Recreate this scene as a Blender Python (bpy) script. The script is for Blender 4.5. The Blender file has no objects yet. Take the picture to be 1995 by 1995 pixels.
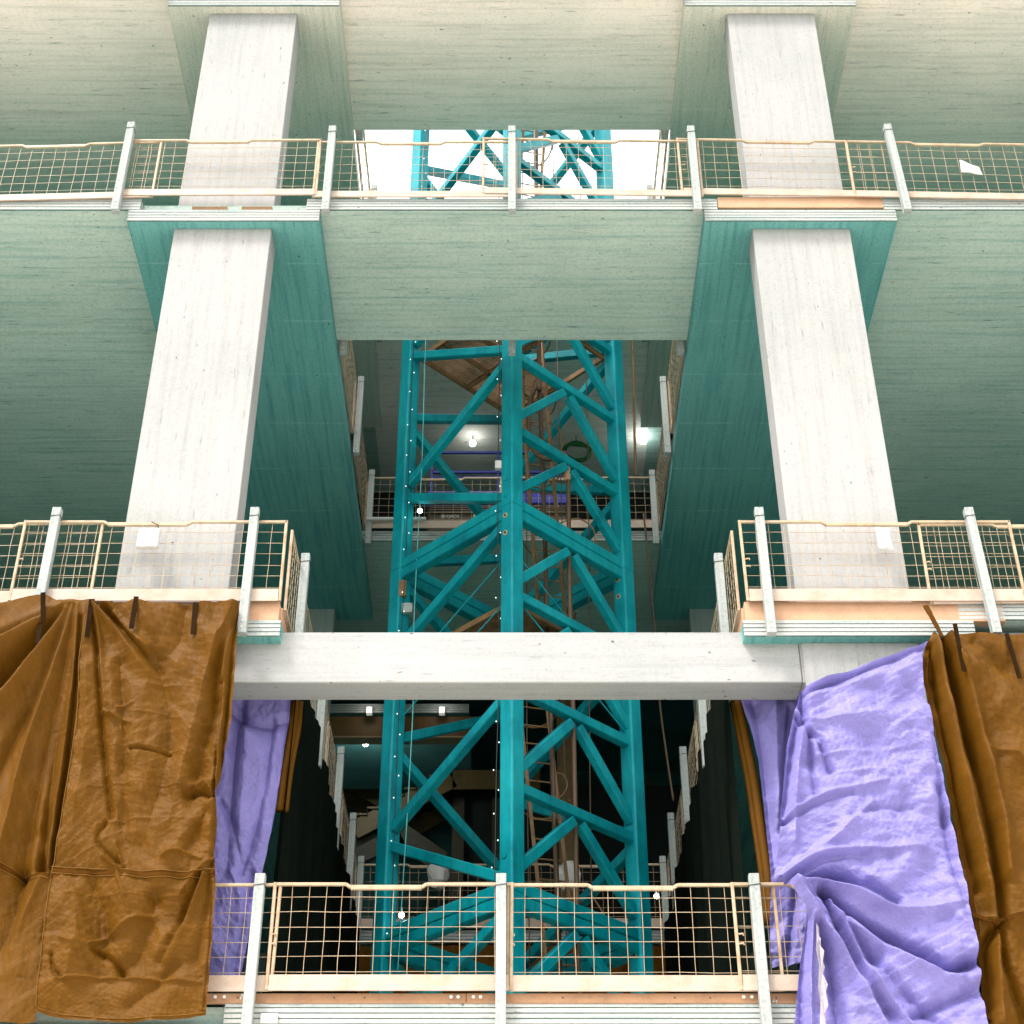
import bpy, bmesh, math, random
import numpy as np
from mathutils import Vector, Matrix, noise

random.seed(7)
rng = np.random.default_rng(7)
scene = bpy.context.scene
col = scene.collection
R = math.radians

# ------------------------------------------------------------------ camera
EYE = 1.6
PITCH = 35.3
FPX = 3200.0                      # focal length in pixels of the 1995 px photograph
cam_d = bpy.data.cameras.new('camera')
cam_d.sensor_width = 36.0
cam_d.lens = 36.0 * FPX / 1995.0
cam_d.clip_start = 0.1
cam_d.clip_end = 2000.0
cam = bpy.data.objects.new('camera', cam_d)
col.objects.link(cam)
cam.location = (0, 0, EYE)
cam.rotation_euler = (R(90 + PITCH), 0, 0)
scene.camera = cam

# ------------------------------------------------------------------ sky, sun, exposure
SUN_EL, SUN_ROT = 55.0, 222.0
world = bpy.data.worlds.new('World')
scene.world = world
world.use_nodes = True
wn = world.node_tree
wn.nodes.clear()
w_out = wn.nodes.new('ShaderNodeOutputWorld')
w_bg = wn.nodes.new('ShaderNodeBackground')
w_hsv = wn.nodes.new('ShaderNodeHueSaturation')
w_sky = wn.nodes.new('ShaderNodeTexSky')
w_sky.sky_type = 'NISHITA'
w_sky.sun_disc = False
w_sky.sun_elevation = R(SUN_EL)
w_sky.sun_rotation = R(SUN_ROT)
w_sky.air_density = 1.0
w_sky.dust_density = 6.0
w_sky.ozone_density = 1.0
w_hsv.inputs['Saturation'].default_value = 0.12      # overcast: an almost white sky
wn.links.new(w_sky.outputs[0], w_hsv.inputs['Color'])
w_mix = wn.nodes.new('ShaderNodeMix')              # even cloud cover over the clear sky
w_mix.data_type = 'RGBA'
w_mix.inputs[0].default_value = 0.8
w_mix.inputs[7].default_value = (6.2, 6.1, 5.9, 1)
wn.links.new(w_hsv.outputs[0], w_mix.inputs[6])
wn.links.new(w_mix.outputs[2], w_bg.inputs['Color'])
w_bg.inputs['Strength'].default_value = 0.15
wn.links.new(w_bg.outputs[0], w_out.inputs['Surface'])

sun_d = bpy.data.lights.new('sun', 'SUN')
sun_d.energy = 1.5
sun_d.angle = R(14)
sun_d.color = (1.0, 0.95, 0.88)
sun = bpy.data.objects.new('sun', sun_d)
col.objects.link(sun)
az = R(SUN_ROT)
to_sun = Vector((math.sin(az) * math.cos(R(SUN_EL)), math.cos(az) * math.cos(R(SUN_EL)), math.sin(R(SUN_EL))))
sun.rotation_euler = to_sun.to_track_quat('Z', 'Y').to_euler()

scene.view_settings.view_transform = 'Standard'
scene.view_settings.look = 'None'
scene.view_settings.exposure = 1.55
scene.view_settings.gamma = 1.0
scene.render.engine = 'CYCLES'
scene.cycles.max_bounces = 10
scene.cycles.diffuse_bounces = 6

# ------------------------------------------------------------------ photograph pixel -> direction
CP, SP = math.cos(R(PITCH)), math.sin(R(PITCH))
def ray(px, py):
    u = (px - 997.5) / FPX
    v = (997.5 - py) / FPX
    return u, CP - v * SP, SP + v * CP
def at_y(px, py, Y):
    x, y, z = ray(px, py); k = Y / y
    return Vector((x * k, Y, EYE + z * k))
def at_z(px, py, Z):
    x, y, z = ray(px, py); k = (Z - EYE) / z
    return Vector((x * k, y * k, Z))

# ------------------------------------------------------------------ materials
def new_mat(name):
    m = bpy.data.materials.new(name); m.use_nodes = True
    nt = m.node_tree
    return m, nt, nt.nodes['Principled BSDF']

def tex_coord(nt, scale, kind='Object'):
    tc = nt.nodes.new('ShaderNodeTexCoord'); mp = nt.nodes.new('ShaderNodeMapping')
    mp.inputs['Scale'].default_value = scale
    nt.links.new(tc.outputs[kind], mp.inputs['Vector'])
    return mp.outputs[0]

def noise_tex(nt, vec, scale, detail=4, rough=0.6):
    n = nt.nodes.new('ShaderNodeTexNoise')
    n.inputs['Scale'].default_value = scale; n.inputs['Detail'].default_value = detail
    n.inputs['Roughness'].default_value = rough
    nt.links.new(vec, n.inputs['Vector'])
    return n.outputs['Fac']

def ramp(nt, fac, stops):
    r = nt.nodes.new('ShaderNodeValToRGB')
    e = r.color_ramp.elements
    while len(e) < len(stops): e.new(0.5)
    for el, (p, c) in zip(e, stops):
        el.position = p; el.color = (*c, 1) if len(c) == 3 else c
    nt.links.new(fac, r.inputs[0])
    return r.outputs[0]

def mix(nt, mode, fac, a, b):
    m = nt.nodes.new('ShaderNodeMix'); m.data_type = 'RGBA'; m.blend_type = mode
    for sock, v in ((m.inputs[0], fac), (m.inputs[6], a), (m.inputs[7], b)):
        if isinstance(v, (int, float)): sock.default_value = v
        elif isinstance(v, tuple): sock.default_value = (*v, 1)
        else: nt.links.new(v, sock)
    return m.outputs[2]

def bump(nt, bsdf, height, strength, dist=0.01):
    b = nt.nodes.new('ShaderNodeBump')
    b.inputs['Strength'].default_value = strength; b.inputs['Distance'].default_value = dist
    nt.links.new(height, b.inputs['Height']); nt.links.new(b.outputs[0], bsdf.inputs['Normal'])

def timber(name, base, dark, axis, rough=0.75, streak=0.5, knots=0.5, lines=False, speck=0.75):
    """laminated veneer: long streaks along one axis, short dark flecks, fine speckle"""
    m, nt, b = new_mat(name)
    s_long, s_x = 0.30, 9.0
    sc = [s_x, s_x, s_x]; sc[axis] = s_long
    v = tex_coord(nt, tuple(sc))
    f = noise_tex(nt, v, 1.6, 5, 0.62)
    c = ramp(nt, f, [(0.30, dark), (0.52, base), (0.8, tuple(min(1, x * 1.06) for x in base))])
    c = mix(nt, 'MIX', streak, base, c)
    sc2 = [26.0, 26.0, 26.0]; sc2[axis] = 2.6
    f2 = noise_tex(nt, tex_coord(nt, tuple(sc2)), 1.0, 3, 0.55)
    k = ramp(nt, f2, [(0.25, (0.30, 0.34, 0.33)), (0.37, (1, 1, 1))])
    c = mix(nt, 'MULTIPLY', knots, c, k)
    f3 = noise_tex(nt, tex_coord(nt, (1, 1, 1)), 30.0, 3, 0.8)
    g = ramp(nt, f3, [(0.30, (0.50, 0.55, 0.54)), (0.48, (0.93, 0.94, 0.93)), (0.66, (1, 1, 1))])
    c = mix(nt, 'MULTIPLY', speck, c, g)
    f5 = noise_tex(nt, tex_coord(nt, (1, 1, 1)), 0.45, 4, 0.6)   # uneven tone, faint water marks
    c = mix(nt, 'MULTIPLY', 0.5, c, ramp(nt, f5, [(0.32, (0.72, 0.78, 0.77)), (0.55, (1, 1, 1))]))
    sc4 = [9.0, 9.0, 9.0]; sc4[axis] = 5.0
    f4 = noise_tex(nt, tex_coord(nt, tuple(sc4)), 2.0, 1, 0.5)
    d = ramp(nt, f4, [(0.205, (0.18, 0.19, 0.18)), (0.235, (1, 1, 1))])
    c = mix(nt, 'MULTIPLY', 0.8, c, d)
    if lines:                                    # pale glue joints across the band
        sep = nt.nodes.new('ShaderNodeSeparateXYZ')
        tc = nt.nodes.new('ShaderNodeTexCoord'); nt.links.new(tc.outputs['Object'], sep.inputs[0])
        md = nt.nodes.new('ShaderNodeMath'); md.operation = 'PINGPONG'; md.inputs[1].default_value = 0.6
        nt.links.new(sep.outputs[1], md.inputs[0])
        ln = ramp(nt, md.outputs[0], [(0.0, (0.22, 0.22, 0.22)), (0.03, (0, 0, 0))])
        nz = noise_tex(nt, tex_coord(nt, (1.5, 8, 1)), 2.0, 2, 0.5)
        ln = mix(nt, 'MULTIPLY', 1.0, ln, ramp(nt, nz, [(0.4, (0, 0, 0)), (0.62, (1, 1, 1))]))
        c = mix(nt, 'ADD', 0.35, c, ln)
    nt.links.new(c, b.inputs['Base Color'])
    b.inputs['Roughness'].default_value = rough
    b.inputs['Specular IOR Level'].default_value = 0.25
    bump(nt, b, f2, 0.12, 0.004)
    return m

def paint(name, c, rough=0.5, metal=0.0, var=0.15, scale=6.0, dark=None, bumps=0.0, spec=0.5):
    m, nt, b = new_mat(name)
    v = tex_coord(nt, (1, 1, 1))
    f = noise_tex(nt, v, scale, 5, 0.65)
    lo = dark if dark else tuple(x * (1 - 2 * var) for x in c)
    cc = ramp(nt, f, [(0.28, lo), (0.55, c)])
    f2 = noise_tex(nt, v, 55.0, 2, 0.7)
    cc = mix(nt, 'MULTIPLY', 0.35, cc, ramp(nt, f2, [(0.3, (0.6, 0.6, 0.6)), (0.55, (1, 1, 1))]))
    nt.links.new(cc, b.inputs['Base Color'])
    b.inputs['Roughness'].default_value = rough
    b.inputs['Metallic'].default_value = metal
    b.inputs['Specular IOR Level'].default_value = spec
    if bumps: bump(nt, b, f2, bumps, 0.003)
    return m

def cloth(name, c, rough, spec, sheen=0.0, crinkle=0.5, cs=7.0, trans=0.0):
    m, nt, b = new_mat(name)
    v = tex_coord(nt, (1, 1, 1))
    f = noise_tex(nt, v, 3.0, 4, 0.6)
    cc = ramp(nt, f, [(0.3, tuple(x * 0.8 for x in c)), (0.6, c)])
    f2 = noise_tex(nt, v, 70.0, 2, 0.7)
    cc = mix(nt, 'MULTIPLY', 0.45, cc, ramp(nt, f2, [(0.3, (0.55, 0.55, 0.55)), (0.58, (1, 1, 1))]))
    nt.links.new(cc, b.inputs['Base Color'])
    b.inputs['Roughness'].default_value = rough
    b.inputs['Specular IOR Level'].default_value = spec
    n = nt.nodes.new('ShaderNodeTexNoise')
    n.inputs['Scale'].default_value = cs; n.inputs['Detail'].default_value = 6
    n.inputs['Roughness'].default_value = 0.55; n.inputs['Distortion'].default_value = 0.8
    nt.links.new(v, n.inputs['Vector'])
    ad = nt.nodes.new('ShaderNodeMath'); ad.operation = 'MULTIPLY_ADD'
    ad.inputs[1].default_value = 0.06
    nt.links.new(f2, ad.inputs[0]); nt.links.new(n.outputs['Fac'], ad.inputs[2])
    bump(nt, b, ad.outputs[0], crinkle, 0.03)
    return m

def glow(name, c, s):
    m, nt, b = new_mat(name)
    b.inputs['Base Color'].default_value = (*c, 1)
    b.inputs['Emission Color'].default_value = (*c, 1)
    b.inputs['Emission Strength'].default_value = s
    return m

M = {}
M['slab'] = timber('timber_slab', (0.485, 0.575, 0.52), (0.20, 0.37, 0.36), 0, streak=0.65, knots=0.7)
M['slab_top'] = timber('timber_slab_bright_light', (0.95, 0.82, 0.75), (0.62, 0.56, 0.50), 0, streak=0.6, knots=0.65, speck=0.5)  # same timber as the lower slabs; brighter, warmer top storey light put into colour
M['band'] = timber('timber_band', (0.145, 0.37, 0.36), (0.045, 0.24, 0.26), 1, streak=0.7, knots=0.5, lines=True)  # cooler and darker than the slabs; dim lower storey light also in the teal
M['band_top'] = timber('timber_band_bright_light', (0.68, 0.64, 0.56), (0.42, 0.45, 0.41), 1, streak=0.6, knots=0.4, lines=True)  # same bands on the top storey, stronger light there painted into the base
M['column'] = timber('timber_column', (0.385, 0.372, 0.368), (0.315, 0.308, 0.308), 2, streak=0.7, knots=0.5, speck=0.35)
M['beam'] = timber('timber_beam', (0.38, 0.372, 0.372), (0.31, 0.312, 0.314), 0, streak=0.7, knots=0.5, speck=0.35)
M['lam'] = timber('timber_lamination', (0.48, 0.48, 0.465), (0.26, 0.34, 0.345), 0, streak=0.9, knots=0.7)
M['lam_core'] = paint('lamination_core', (0.10, 0.18, 0.18), 0.8, dark=(0.03, 0.08, 0.09), scale=4)
M['floor'] = paint('floor_teal_bounce', (0.008, 0.24, 0.20), 0.7, scale=1.5)  # unseen floor tops, made teal to tint the light bounced onto soffits
M['board'] = paint('sheathing_board', (0.52, 0.30, 0.18), 0.7, scale=3, var=0.08)
M['board_brown'] = paint('edge_steel', (0.30, 0.155, 0.075), 0.6, scale=3, var=0.15)
M['barrier'] = paint('barrier_paint', (0.46, 0.345, 0.235), 0.45, scale=5, dark=(0.30, 0.17, 0.08), spec=0.4)
M['toe'] = paint('toe_board_paint', (0.47, 0.37, 0.30), 0.5, scale=3, dark=(0.38, 0.25, 0.17))
M['post'] = timber('post_wood', (0.40, 0.415, 0.405), (0.22, 0.25, 0.245), 2, streak=0.8, knots=0.9)
def crane_paint():
    m, nt, b = new_mat('crane_paint')
    v = tex_coord(nt, (1, 1, 1))
    f = noise_tex(nt, v, 1.4, 6, 0.65)
    c = ramp(nt, f, [(0.30, (0.0008, 0.17, 0.215)), (0.50, (0.001, 0.265, 0.315)), (0.72, (0.010, 0.33, 0.375))])
    v2 = tex_coord(nt, (7, 7, 1.2))                       # dirt runs down the steel
    c = mix(nt, 'MULTIPLY', 0.5, c, ramp(nt, noise_tex(nt, v2, 1.5, 4, 0.6), [(0.36, (0.55, 0.6, 0.6)), (0.52, (1, 1, 1))]))
    chip = ramp(nt, noise_tex(nt, v, 16.0, 5, 0.7), [(0.255, (1, 1, 1)), (0.28, (0, 0, 0))])
    c = mix(nt, 'MIX', chip, c, (0.10, 0.06, 0.03))
    dust = ramp(nt, noise_tex(nt, v, 3.3, 6, 0.75), [(0.64, (0, 0, 0)), (0.78, (0.35, 0.35, 0.35))])
    c = mix(nt, 'MIX', dust, c, (0.30, 0.38, 0.37))
    nt.links.new(c, b.inputs['Base Color'])
    b.inputs['Roughness'].default_value = 0.40
    b.inputs['Specular IOR Level'].default_value = 0.25
    bump(nt, b, noise_tex(nt, v, 55.0, 2, 0.7), 0.1, 0.003)
    return m
M['crane'] = crane_paint()
M['rust'] = paint('brown_steel', (0.24, 0.13, 0.05), 0.6, scale=5, dark=(0.11, 0.06, 0.025))
M['stair'] = paint('stair_steel', (0.17, 0.085, 0.028), 0.6, scale=3, dark=(0.10, 0.05, 0.016))
M['hose'] = paint('hose_rubber', (0.10, 0.055, 0.025), 0.5, scale=8)
M['black'] = paint('dark_rubber', (0.012, 0.012, 0.012), 0.6)
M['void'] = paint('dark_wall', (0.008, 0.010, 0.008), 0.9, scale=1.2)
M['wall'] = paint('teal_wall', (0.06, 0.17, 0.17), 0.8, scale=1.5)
M['lift'] = paint('lift_blue', (0.02, 0.03, 0.34), 0.4, scale=4)
M['lift_dark'] = paint('lift_dark', (0.06, 0.04, 0.02), 0.6, scale=5)
M['white'] = paint('white_plastic', (0.56, 0.545, 0.53), 0.4, var=0.05)
M['brass'] = paint('bolt_brass', (0.55, 0.42, 0.25), 0.4, metal=0.3)
M['cyan'] = paint('cyan_cord', (0.10, 0.45, 0.45), 0.5)
M['green'] = paint('green_hose', (0.01, 0.11, 0.015), 0.5)
M['tarp'] = cloth('brown_tarp', (0.118, 0.047, 0.0015), 0.60, 0.12, crinkle=0.22, cs=36.0)
M['tarp_strap'] = paint('tarp_strap', (0.020, 0.009, 0.002), 0.8, spec=0.05)
M['seam'] = paint('tarp_seam', (0.075, 0.028, 0.002), 0.8, spec=0.05)
M['thread'] = paint('seam_thread', (0.19, 0.09, 0.02), 0.8, spec=0.05)
M['blue'] = cloth('blue_tarp', (0.205, 0.18, 0.47), 0.50, 0.32, crinkle=0.30, cs=40.0)
M['flap'] = cloth('torn_lining', (0.40, 0.36, 0.42), 0.6, 0.2, crinkle=0.4, cs=14.0)
M['net'] = cloth('dark_net', (0.0045, 0.007, 0.005), 0.9, 0.03, crinkle=0.5)
M['bounce_dark'] = paint('ground_dark_bounce', (0.035, 0.10, 0.075), 0.9, scale=0.3, var=0.1)  # unseen far ground, made dark teal to dim and cool deep soffits
M['bounce_pale'] = paint('ground_pale_bounce', (0.88, 0.81, 0.73), 0.9, scale=0.5, var=0.04)  # invented pale surface, throws warm bounce onto the soffit edges
M['bulb'] = glow('bulb_glow', (0.90, 1.0, 0.96), 8)
M['bulb_dim'] = glow('fitting_glow', (1.0, 0.94, 0.86), 0.12)
M['mini'] = glow('mini_bulb', (0.85, 1.0, 0.97), 0.45)

# ------------------------------------------------------------------ mesh helpers
def link_mesh(name, verts, faces, mat, parent=None, loc=(0, 0, 0), smooth=False, mats=None, idx=None):
    me = bpy.data.meshes.new(name)
    lv = Vector(loc)
    me.from_pydata([tuple(Vector(v) - lv) for v in verts] if lv.length else [tuple(v) for v in verts], [], faces)
    if mats:
        for mm in mats: me.materials.append(mm)
        if idx is not None: me.polygons.foreach_set('material_index', idx)
    else:
        me.materials.append(mat)
    if smooth: me.polygons.foreach_set('use_smooth', [True] * len(me.polygons))
    me.update()
    o = bpy.data.objects.new(name, me)
    col.objects.link(o)
    if parent is not None: o.parent = parent
    elif lv.length: o.location = loc
    return o

def thing(name, label, cat, loc=(0, 0, 0), rotz=0.0, group=None):
    o = bpy.data.objects.new(name, None); col.objects.link(o)
    o.empty_display_size = 0.2
    o.location = loc; o.rotation_euler = (0, 0, rotz)
    o['label'] = label; o['category'] = cat
    if group: o['group'] = group
    return o

def tag(o, label, cat, group=None):
    o['label'] = label; o['category'] = cat
    if group: o['group'] = group
    return o

class MB:
    def __init__(self): self.v = []; self.f = []; self.m = []
    def add(self, vs, fs, mi=0):
        n = len(self.v); self.v += [tuple(p) for p in vs]
        self.f += [tuple(i + n for i in f) for f in fs]; self.m += [mi] * len(fs)
        return self
    def box(self, x0, x1, y0, y1, z0, z1, mi=0, top=None):
        vs = [(x0,y0,z0),(x1,y0,z0),(x1,y1,z0),(x0,y1,z0),(x0,y0,z1),(x1,y0,z1),(x1,y1,z1),(x0,y1,z1)]
        fs = [(0,3,2,1),(0,1,5,4),(1,2,6,5),(2,3,7,6),(3,0,4,7)]
        self.add(vs, fs, mi)
        n = len(self.v) - 8
        self.f.append((n+4, n+5, n+6, n+7)); self.m.append(mi if top is None else top)
        return self
    def bar(self, p0, p1, w, h, up=(0, 0, 1), ch=0.0):
        """prism from p0 to p1, w across, h along 'up', with chamfered edges"""
        p0, p1 = Vector(p0), Vector(p1); d = (p1 - p0).normalized()
        u = Vector(up); u = (u - d * u.dot(d))
        u = u.normalized() if u.length > 1e-6 else d.orthogonal().normalized()
        s = d.cross(u)
        a, b = w / 2, h / 2
        if ch:
            pr = [(a-ch,-b),(a,-b+ch),(a,b-ch),(a-ch,b),(-a+ch,b),(-a,b-ch),(-a,-b+ch),(-a+ch,-b)]
        else:
            pr = [(a,-b),(a,b),(-a,b),(-a,-b)]
        n = len(pr)
        vs = [p0 + s*x + u*y for x, y in pr] + [p1 + s*x + u*y for x, y in pr]
        fs = [(i, (i+1) % n, (i+1) % n + n, i + n) for i in range(n)]
        fs += [tuple(range(n-1, -1, -1)), tuple(range(n, 2*n))]
        return self.add(vs, fs)
    def tube(self, pts, r, n=6, r1=None):
        pts = [Vector(p) for p in pts]; m = len(pts)
        vs = []
        ref = None
        for i, p in enumerate(pts):
            d = (pts[min(i+1, m-1)] - pts[max(i-1, 0)]).normalized()
            if ref is None: ref = d.orthogonal().normalized()
            ref = (ref - d * ref.dot(d)).normalized()
            s = d.cross(ref)
            rr = r if r1 is None else r + (r1 - r) * i / (m - 1)
            for k in range(n):
                a = 2 * math.pi * k / n
                vs.append(p + (ref * math.cos(a) + s * math.sin(a)) * rr)
        fs = []
        for i in range(m - 1):
            for k in range(n):
                fs.append((i*n+k, i*n+(k+1) % n, (i+1)*n+(k+1) % n, (i+1)*n+k))
        fs += [tuple(range(n-1, -1, -1)), tuple(range((m-1)*n, m*n))]
        return self.add(vs, fs)
    def ball(self, c, r, n=10, sz=1.0):
        c = Vector(c); vs = [c + Vector((0, 0, r*sz))]
        rings = n // 2
        for i in range(1, rings):
            t = math.pi * i / rings
            for k in range(n):
                a = 2*math.pi*k/n
                vs.append(c + Vector((math.sin(t)*math.cos(a)*r, math.sin(t)*math.sin(a)*r, math.cos(t)*r*sz)))
        vs.append(c + Vector((0, 0, -r*sz)))
        fs = [(0, 1+k, 1+(k+1) % n) for k in range(n)]
        for i in range(rings - 2):
            for k in range(n):
                a = 1+i*n; fs.append((a+k, a+n+k, a+n+(k+1) % n, a+(k+1) % n))
        L = len(vs)-1; a = 1+(rings-2)*n
        fs += [(L, a+(k+1) % n, a+k) for k in range(n)]
        return self.add(vs, fs)
    def cyl(self, c, axis, r, h, n=14):
        c = Vector(c); d = Vector(axis).normalized()
        return self.tube([c - d*h/2, c + d*h/2], r, n)
    def build(self, name, mat, parent=None, loc=(0, 0, 0), smooth=False):
        if isinstance(mat, (list, tuple)):
            return link_mesh(name, self.v, self.f, None, parent, loc, smooth, mats=mat, idx=self.m)
        return link_mesh(name, self.v, self.f, mat, parent, loc, smooth)

def bev_box(name, x0, x1, y0, y1, z0, z1, mat, parent=None, b=0.012, top=None, loc=(0, 0, 0)):
    bm = bmesh.new()
    bmesh.ops.create_cube(bm, size=1.0)
    lx, ly, lz = loc
    for v in bm.verts:
        v.co = ((x0+x1)/2 + v.co.x*(x1-x0) - lx, (y0+y1)/2 + v.co.y*(y1-y0) - ly, (z0+z1)/2 + v.co.z*(z1-z0) - lz)
    if b: bmesh.ops.bevel(bm, geom=bm.edges[:], offset=b, segments=1, affect='EDGES')
    me = bpy.data.meshes.new(name)
    bm.normal_update()
    if top is not None:
        for f in bm.faces: f.material_index = 1 if f.normal.z > 0.9 else 0
    bm.to_mesh(me); bm.free()
    me.materials.append(mat)
    if top is not None: me.materials.append(top)
    o = bpy.data.objects.new(name, me); col.objects.link(o)
    if parent is not None: o.parent = parent
    return o

def spline(pts, n=8):
    pts = [Vector(p) for p in pts]
    P = [pts[0]*2 - pts[1]] + pts + [pts[-1]*2 - pts[-2]]
    out = []
    for i in range(1, len(P) - 2):
        for k in range(n):
            t = k / n
            a, b, c, d = P[i-1], P[i], P[i+1], P[i+2]
            out.append(0.5*((2*b) + (c-a)*t + (2*a-5*b+4*c-d)*t*t + (-a+3*b-3*c+d)*t**3))
    out.append(pts[-1])
    return out

# ------------------------------------------------------------------ the ground
g = MB().add([(-600, -600, 0), (600, -600, 0), (600, 600, 0), (-600, 600, 0)], [(0, 1, 2, 3)]).build('ground', M['bounce_dark'])
g['kind'] = 'structure'
g = MB().add([(-70, -4, 0.004), (70, -4, 0.004), (70, 60, 0.004), (-70, 60, 0.004)], [(0, 1, 2, 3)]).build('bounce_yard', M['bounce_pale'])  # unseen yard added as reflector, its extent sets how soffits darken inwards
g['kind'] = 'structure'

# ------------------------------------------------------------------ the timber building
F1, F2, F3, F4 = 7.00, 11.62, 18.20, 22.80     # floor tops
ST = 0.215                                     # slab thickness
BT = 0.215                                     # band thickness
YF = 16.0                                      # the facade
YE = 30.5
BC, BH, BI, BO = 3.94, 1.31, 2.63, 5.25        # band centre, half width, inner and outer edge
CX0, CX1 = 3.30, 4.63                          # column faces
CY0, CY1 = 16.12, 16.55
bld = thing('timber_building', 'pale timber frame building under construction with open floors and broad columns', 'building')

def laminations(parent, x0, x1, y, z0, z1, n=4):
    t = (z1 - z0) / n
    for k in range(n):
        o = bev_box('lamination', x0, x1, y - 0.012, y + 0.05, z0 + k*t + 0.006, z0 + (k+1)*t - 0.006, M['lam'], parent, b=0.003)

def slab_panel(x0, x1, y0, y1, zt, edge=False, back_edge=False):
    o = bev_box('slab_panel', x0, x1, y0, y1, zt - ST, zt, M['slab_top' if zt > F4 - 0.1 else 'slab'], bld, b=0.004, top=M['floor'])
    if edge:
        c = bev_box('slab_edge', x0 + 0.004, x1 - 0.004, y0 - 0.02, y0 + 0.002, zt - ST + 0.004, zt - 0.004, M['lam_core'], o, b=0)
        laminations(o, x0, x1, y0 - 0.02, zt - ST, zt)
    return o

XW = 15.6
for zt, op0, op1, yr in ((F4, 18.64, 23.3, 38.0), (F3, 18.67, 24.05, 29.6), (F2, None, 26.1, 38.0), (F1, 18.6, 23.9, 38.0)):
    # panels between the bands: the middle bay has the crane opening
    ys = [YF, 18.42, 21.1, 23.87, 26.6, yr]
    for sx in (-1, 1):
        for a, b in zip(ys[:-1], ys[1:]):
            xa, xb = (5.1 if zt != F2 else 5.1), 10.66
            x0, x1 = (xa, xb) if sx > 0 else (-xb, -xa)
            slab_panel(x0, x1, a + (0 if a == YF else 0.0015), b - 0.0015, zt + (0.0 if a == YF else random.uniform(-0.0015, 0.0015)), edge=(a == YF))
        x0, x1 = (12.96, XW) if sx > 0 else (-XW, -12.96)
        slab_panel(x0, x1, YF, yr, zt, edge=True)
        for bc in (BC, 11.82):
            xi = bc - 1.12 if not (zt == F2 and bc == BC) else bc - 1.29
            x0, x1 = (xi + 0.002, bc + 1.158) if sx > 0 else (-bc - 1.158, -xi - 0.002)
            bev_box('infill_panel', x0, x1, YF + 0.10, yr, zt - ST + 0.002, zt - 0.004, M['slab'], bld, b=0.004, top=M['floor'])
    if op0: slab_panel(-2.82, 2.82, YF, op0, zt, edge=True)
    slab_panel(-2.82 if zt != F2 else -2.64, 2.82 if zt != F2 else 2.64, op1, yr, zt, edge=True)
    # bands under the panels, one lamination deep
    for sx in (-1, 1):
        for bc in (BC, 11.82):
            x0, x1 = sx*bc - BH, sx*bc + BH
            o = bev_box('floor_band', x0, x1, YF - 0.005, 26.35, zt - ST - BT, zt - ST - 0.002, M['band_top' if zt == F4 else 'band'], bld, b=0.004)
            bev_box('band_end', x0 + 0.004, x1 - 0.004, YF - 0.022, YF - 0.004, zt - ST - BT + 0.004, zt - ST - 0.006, M['lam_core'], o, b=0)
            laminations(o, x0, x1, YF - 0.024, zt - ST - BT, zt - ST - 0.004)

# columns, storey by storey
for sx in (-1, 1):
    for bc in (BC + 0.02, 11.84):
        xa, xb = bc - 0.665, bc + 0.665
        x0, x1 = (xa, xb) if sx > 0 else (-xb, -xa)
        for z0, z1 in ((0, F1), (F1, F2), (F2, F3), (F3, F4)):
            for cy in (CY0, 25.95):
                bev_box('column', x0, x1, cy, cy + 0.43, z0, z1 - ST - BT + 0.002, M['column'], bld, b=0.008)

# cross beam over the crane opening at the second ledge, jointed near the blue tarp
bx_j = at_y(1560, 1290, 16.15).x
bev_box('cross_beam', -7.6, bx_j - 0.003, 16.15, 16.56, 10.69, 11.35, M['beam'], bld, b=0.012)
bev_box('cross_beam', bx_j + 0.003, 7.6, 16.154, 16.56, 10.69, 11.35, M['beam'], bld, b=0.012)

# boards over the notches above the bands
bev_box('edge_board', 2.66, 5.62, YF - 0.03, YF + 0.09, F2 - ST - 0.02, F2 + 0.025, M['board'], bld, b=0.004)
bev_box('edge_board', -5.62, -2.66, YF - 0.03, YF + 0.09, F2 - ST - 0.02, F2 + 0.025, M['board'], bld, b=0.004)
bev_box('edge_board', -2.69, -2.642, YF + 0.095, 18.6, F2 - ST - 0.1, F2 + 0.02, M['board'], bld, b=0.004)
bev_box('edge_board', 2.642, 2.69, YF + 0.095, 18.6, F2 - ST - 0.1, F2 + 0.02, M['board'], bld, b=0.004)
bev_box('edge_board', 2.83, 5.10, YF - 0.03, YF + 0.09, F3 - ST + 0.04, F3 + 0.03, M['board'], bld, b=0.004)
for xa, xb in ((-4.40, -3.92), (-3.72, -3.30)):
    bev_box('packing_block', xa, xb, YF + 0.02, YF + 0.10, F3 - ST, F3 - 0.10, M['board_brown'], bld, b=0.004)
bev_box('edge_board', 2.83, 5.10, YF - 0.03, YF + 0.09, F4 - ST + 0.04, F4 + 0.03, M['board'], bld, b=0.004)
bev_box('edge_board', -5.10, -2.83, YF - 0.03, YF + 0.09, F4 - ST + 0.04, F4 + 0.03, M['board'], bld, b=0.004)
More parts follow.
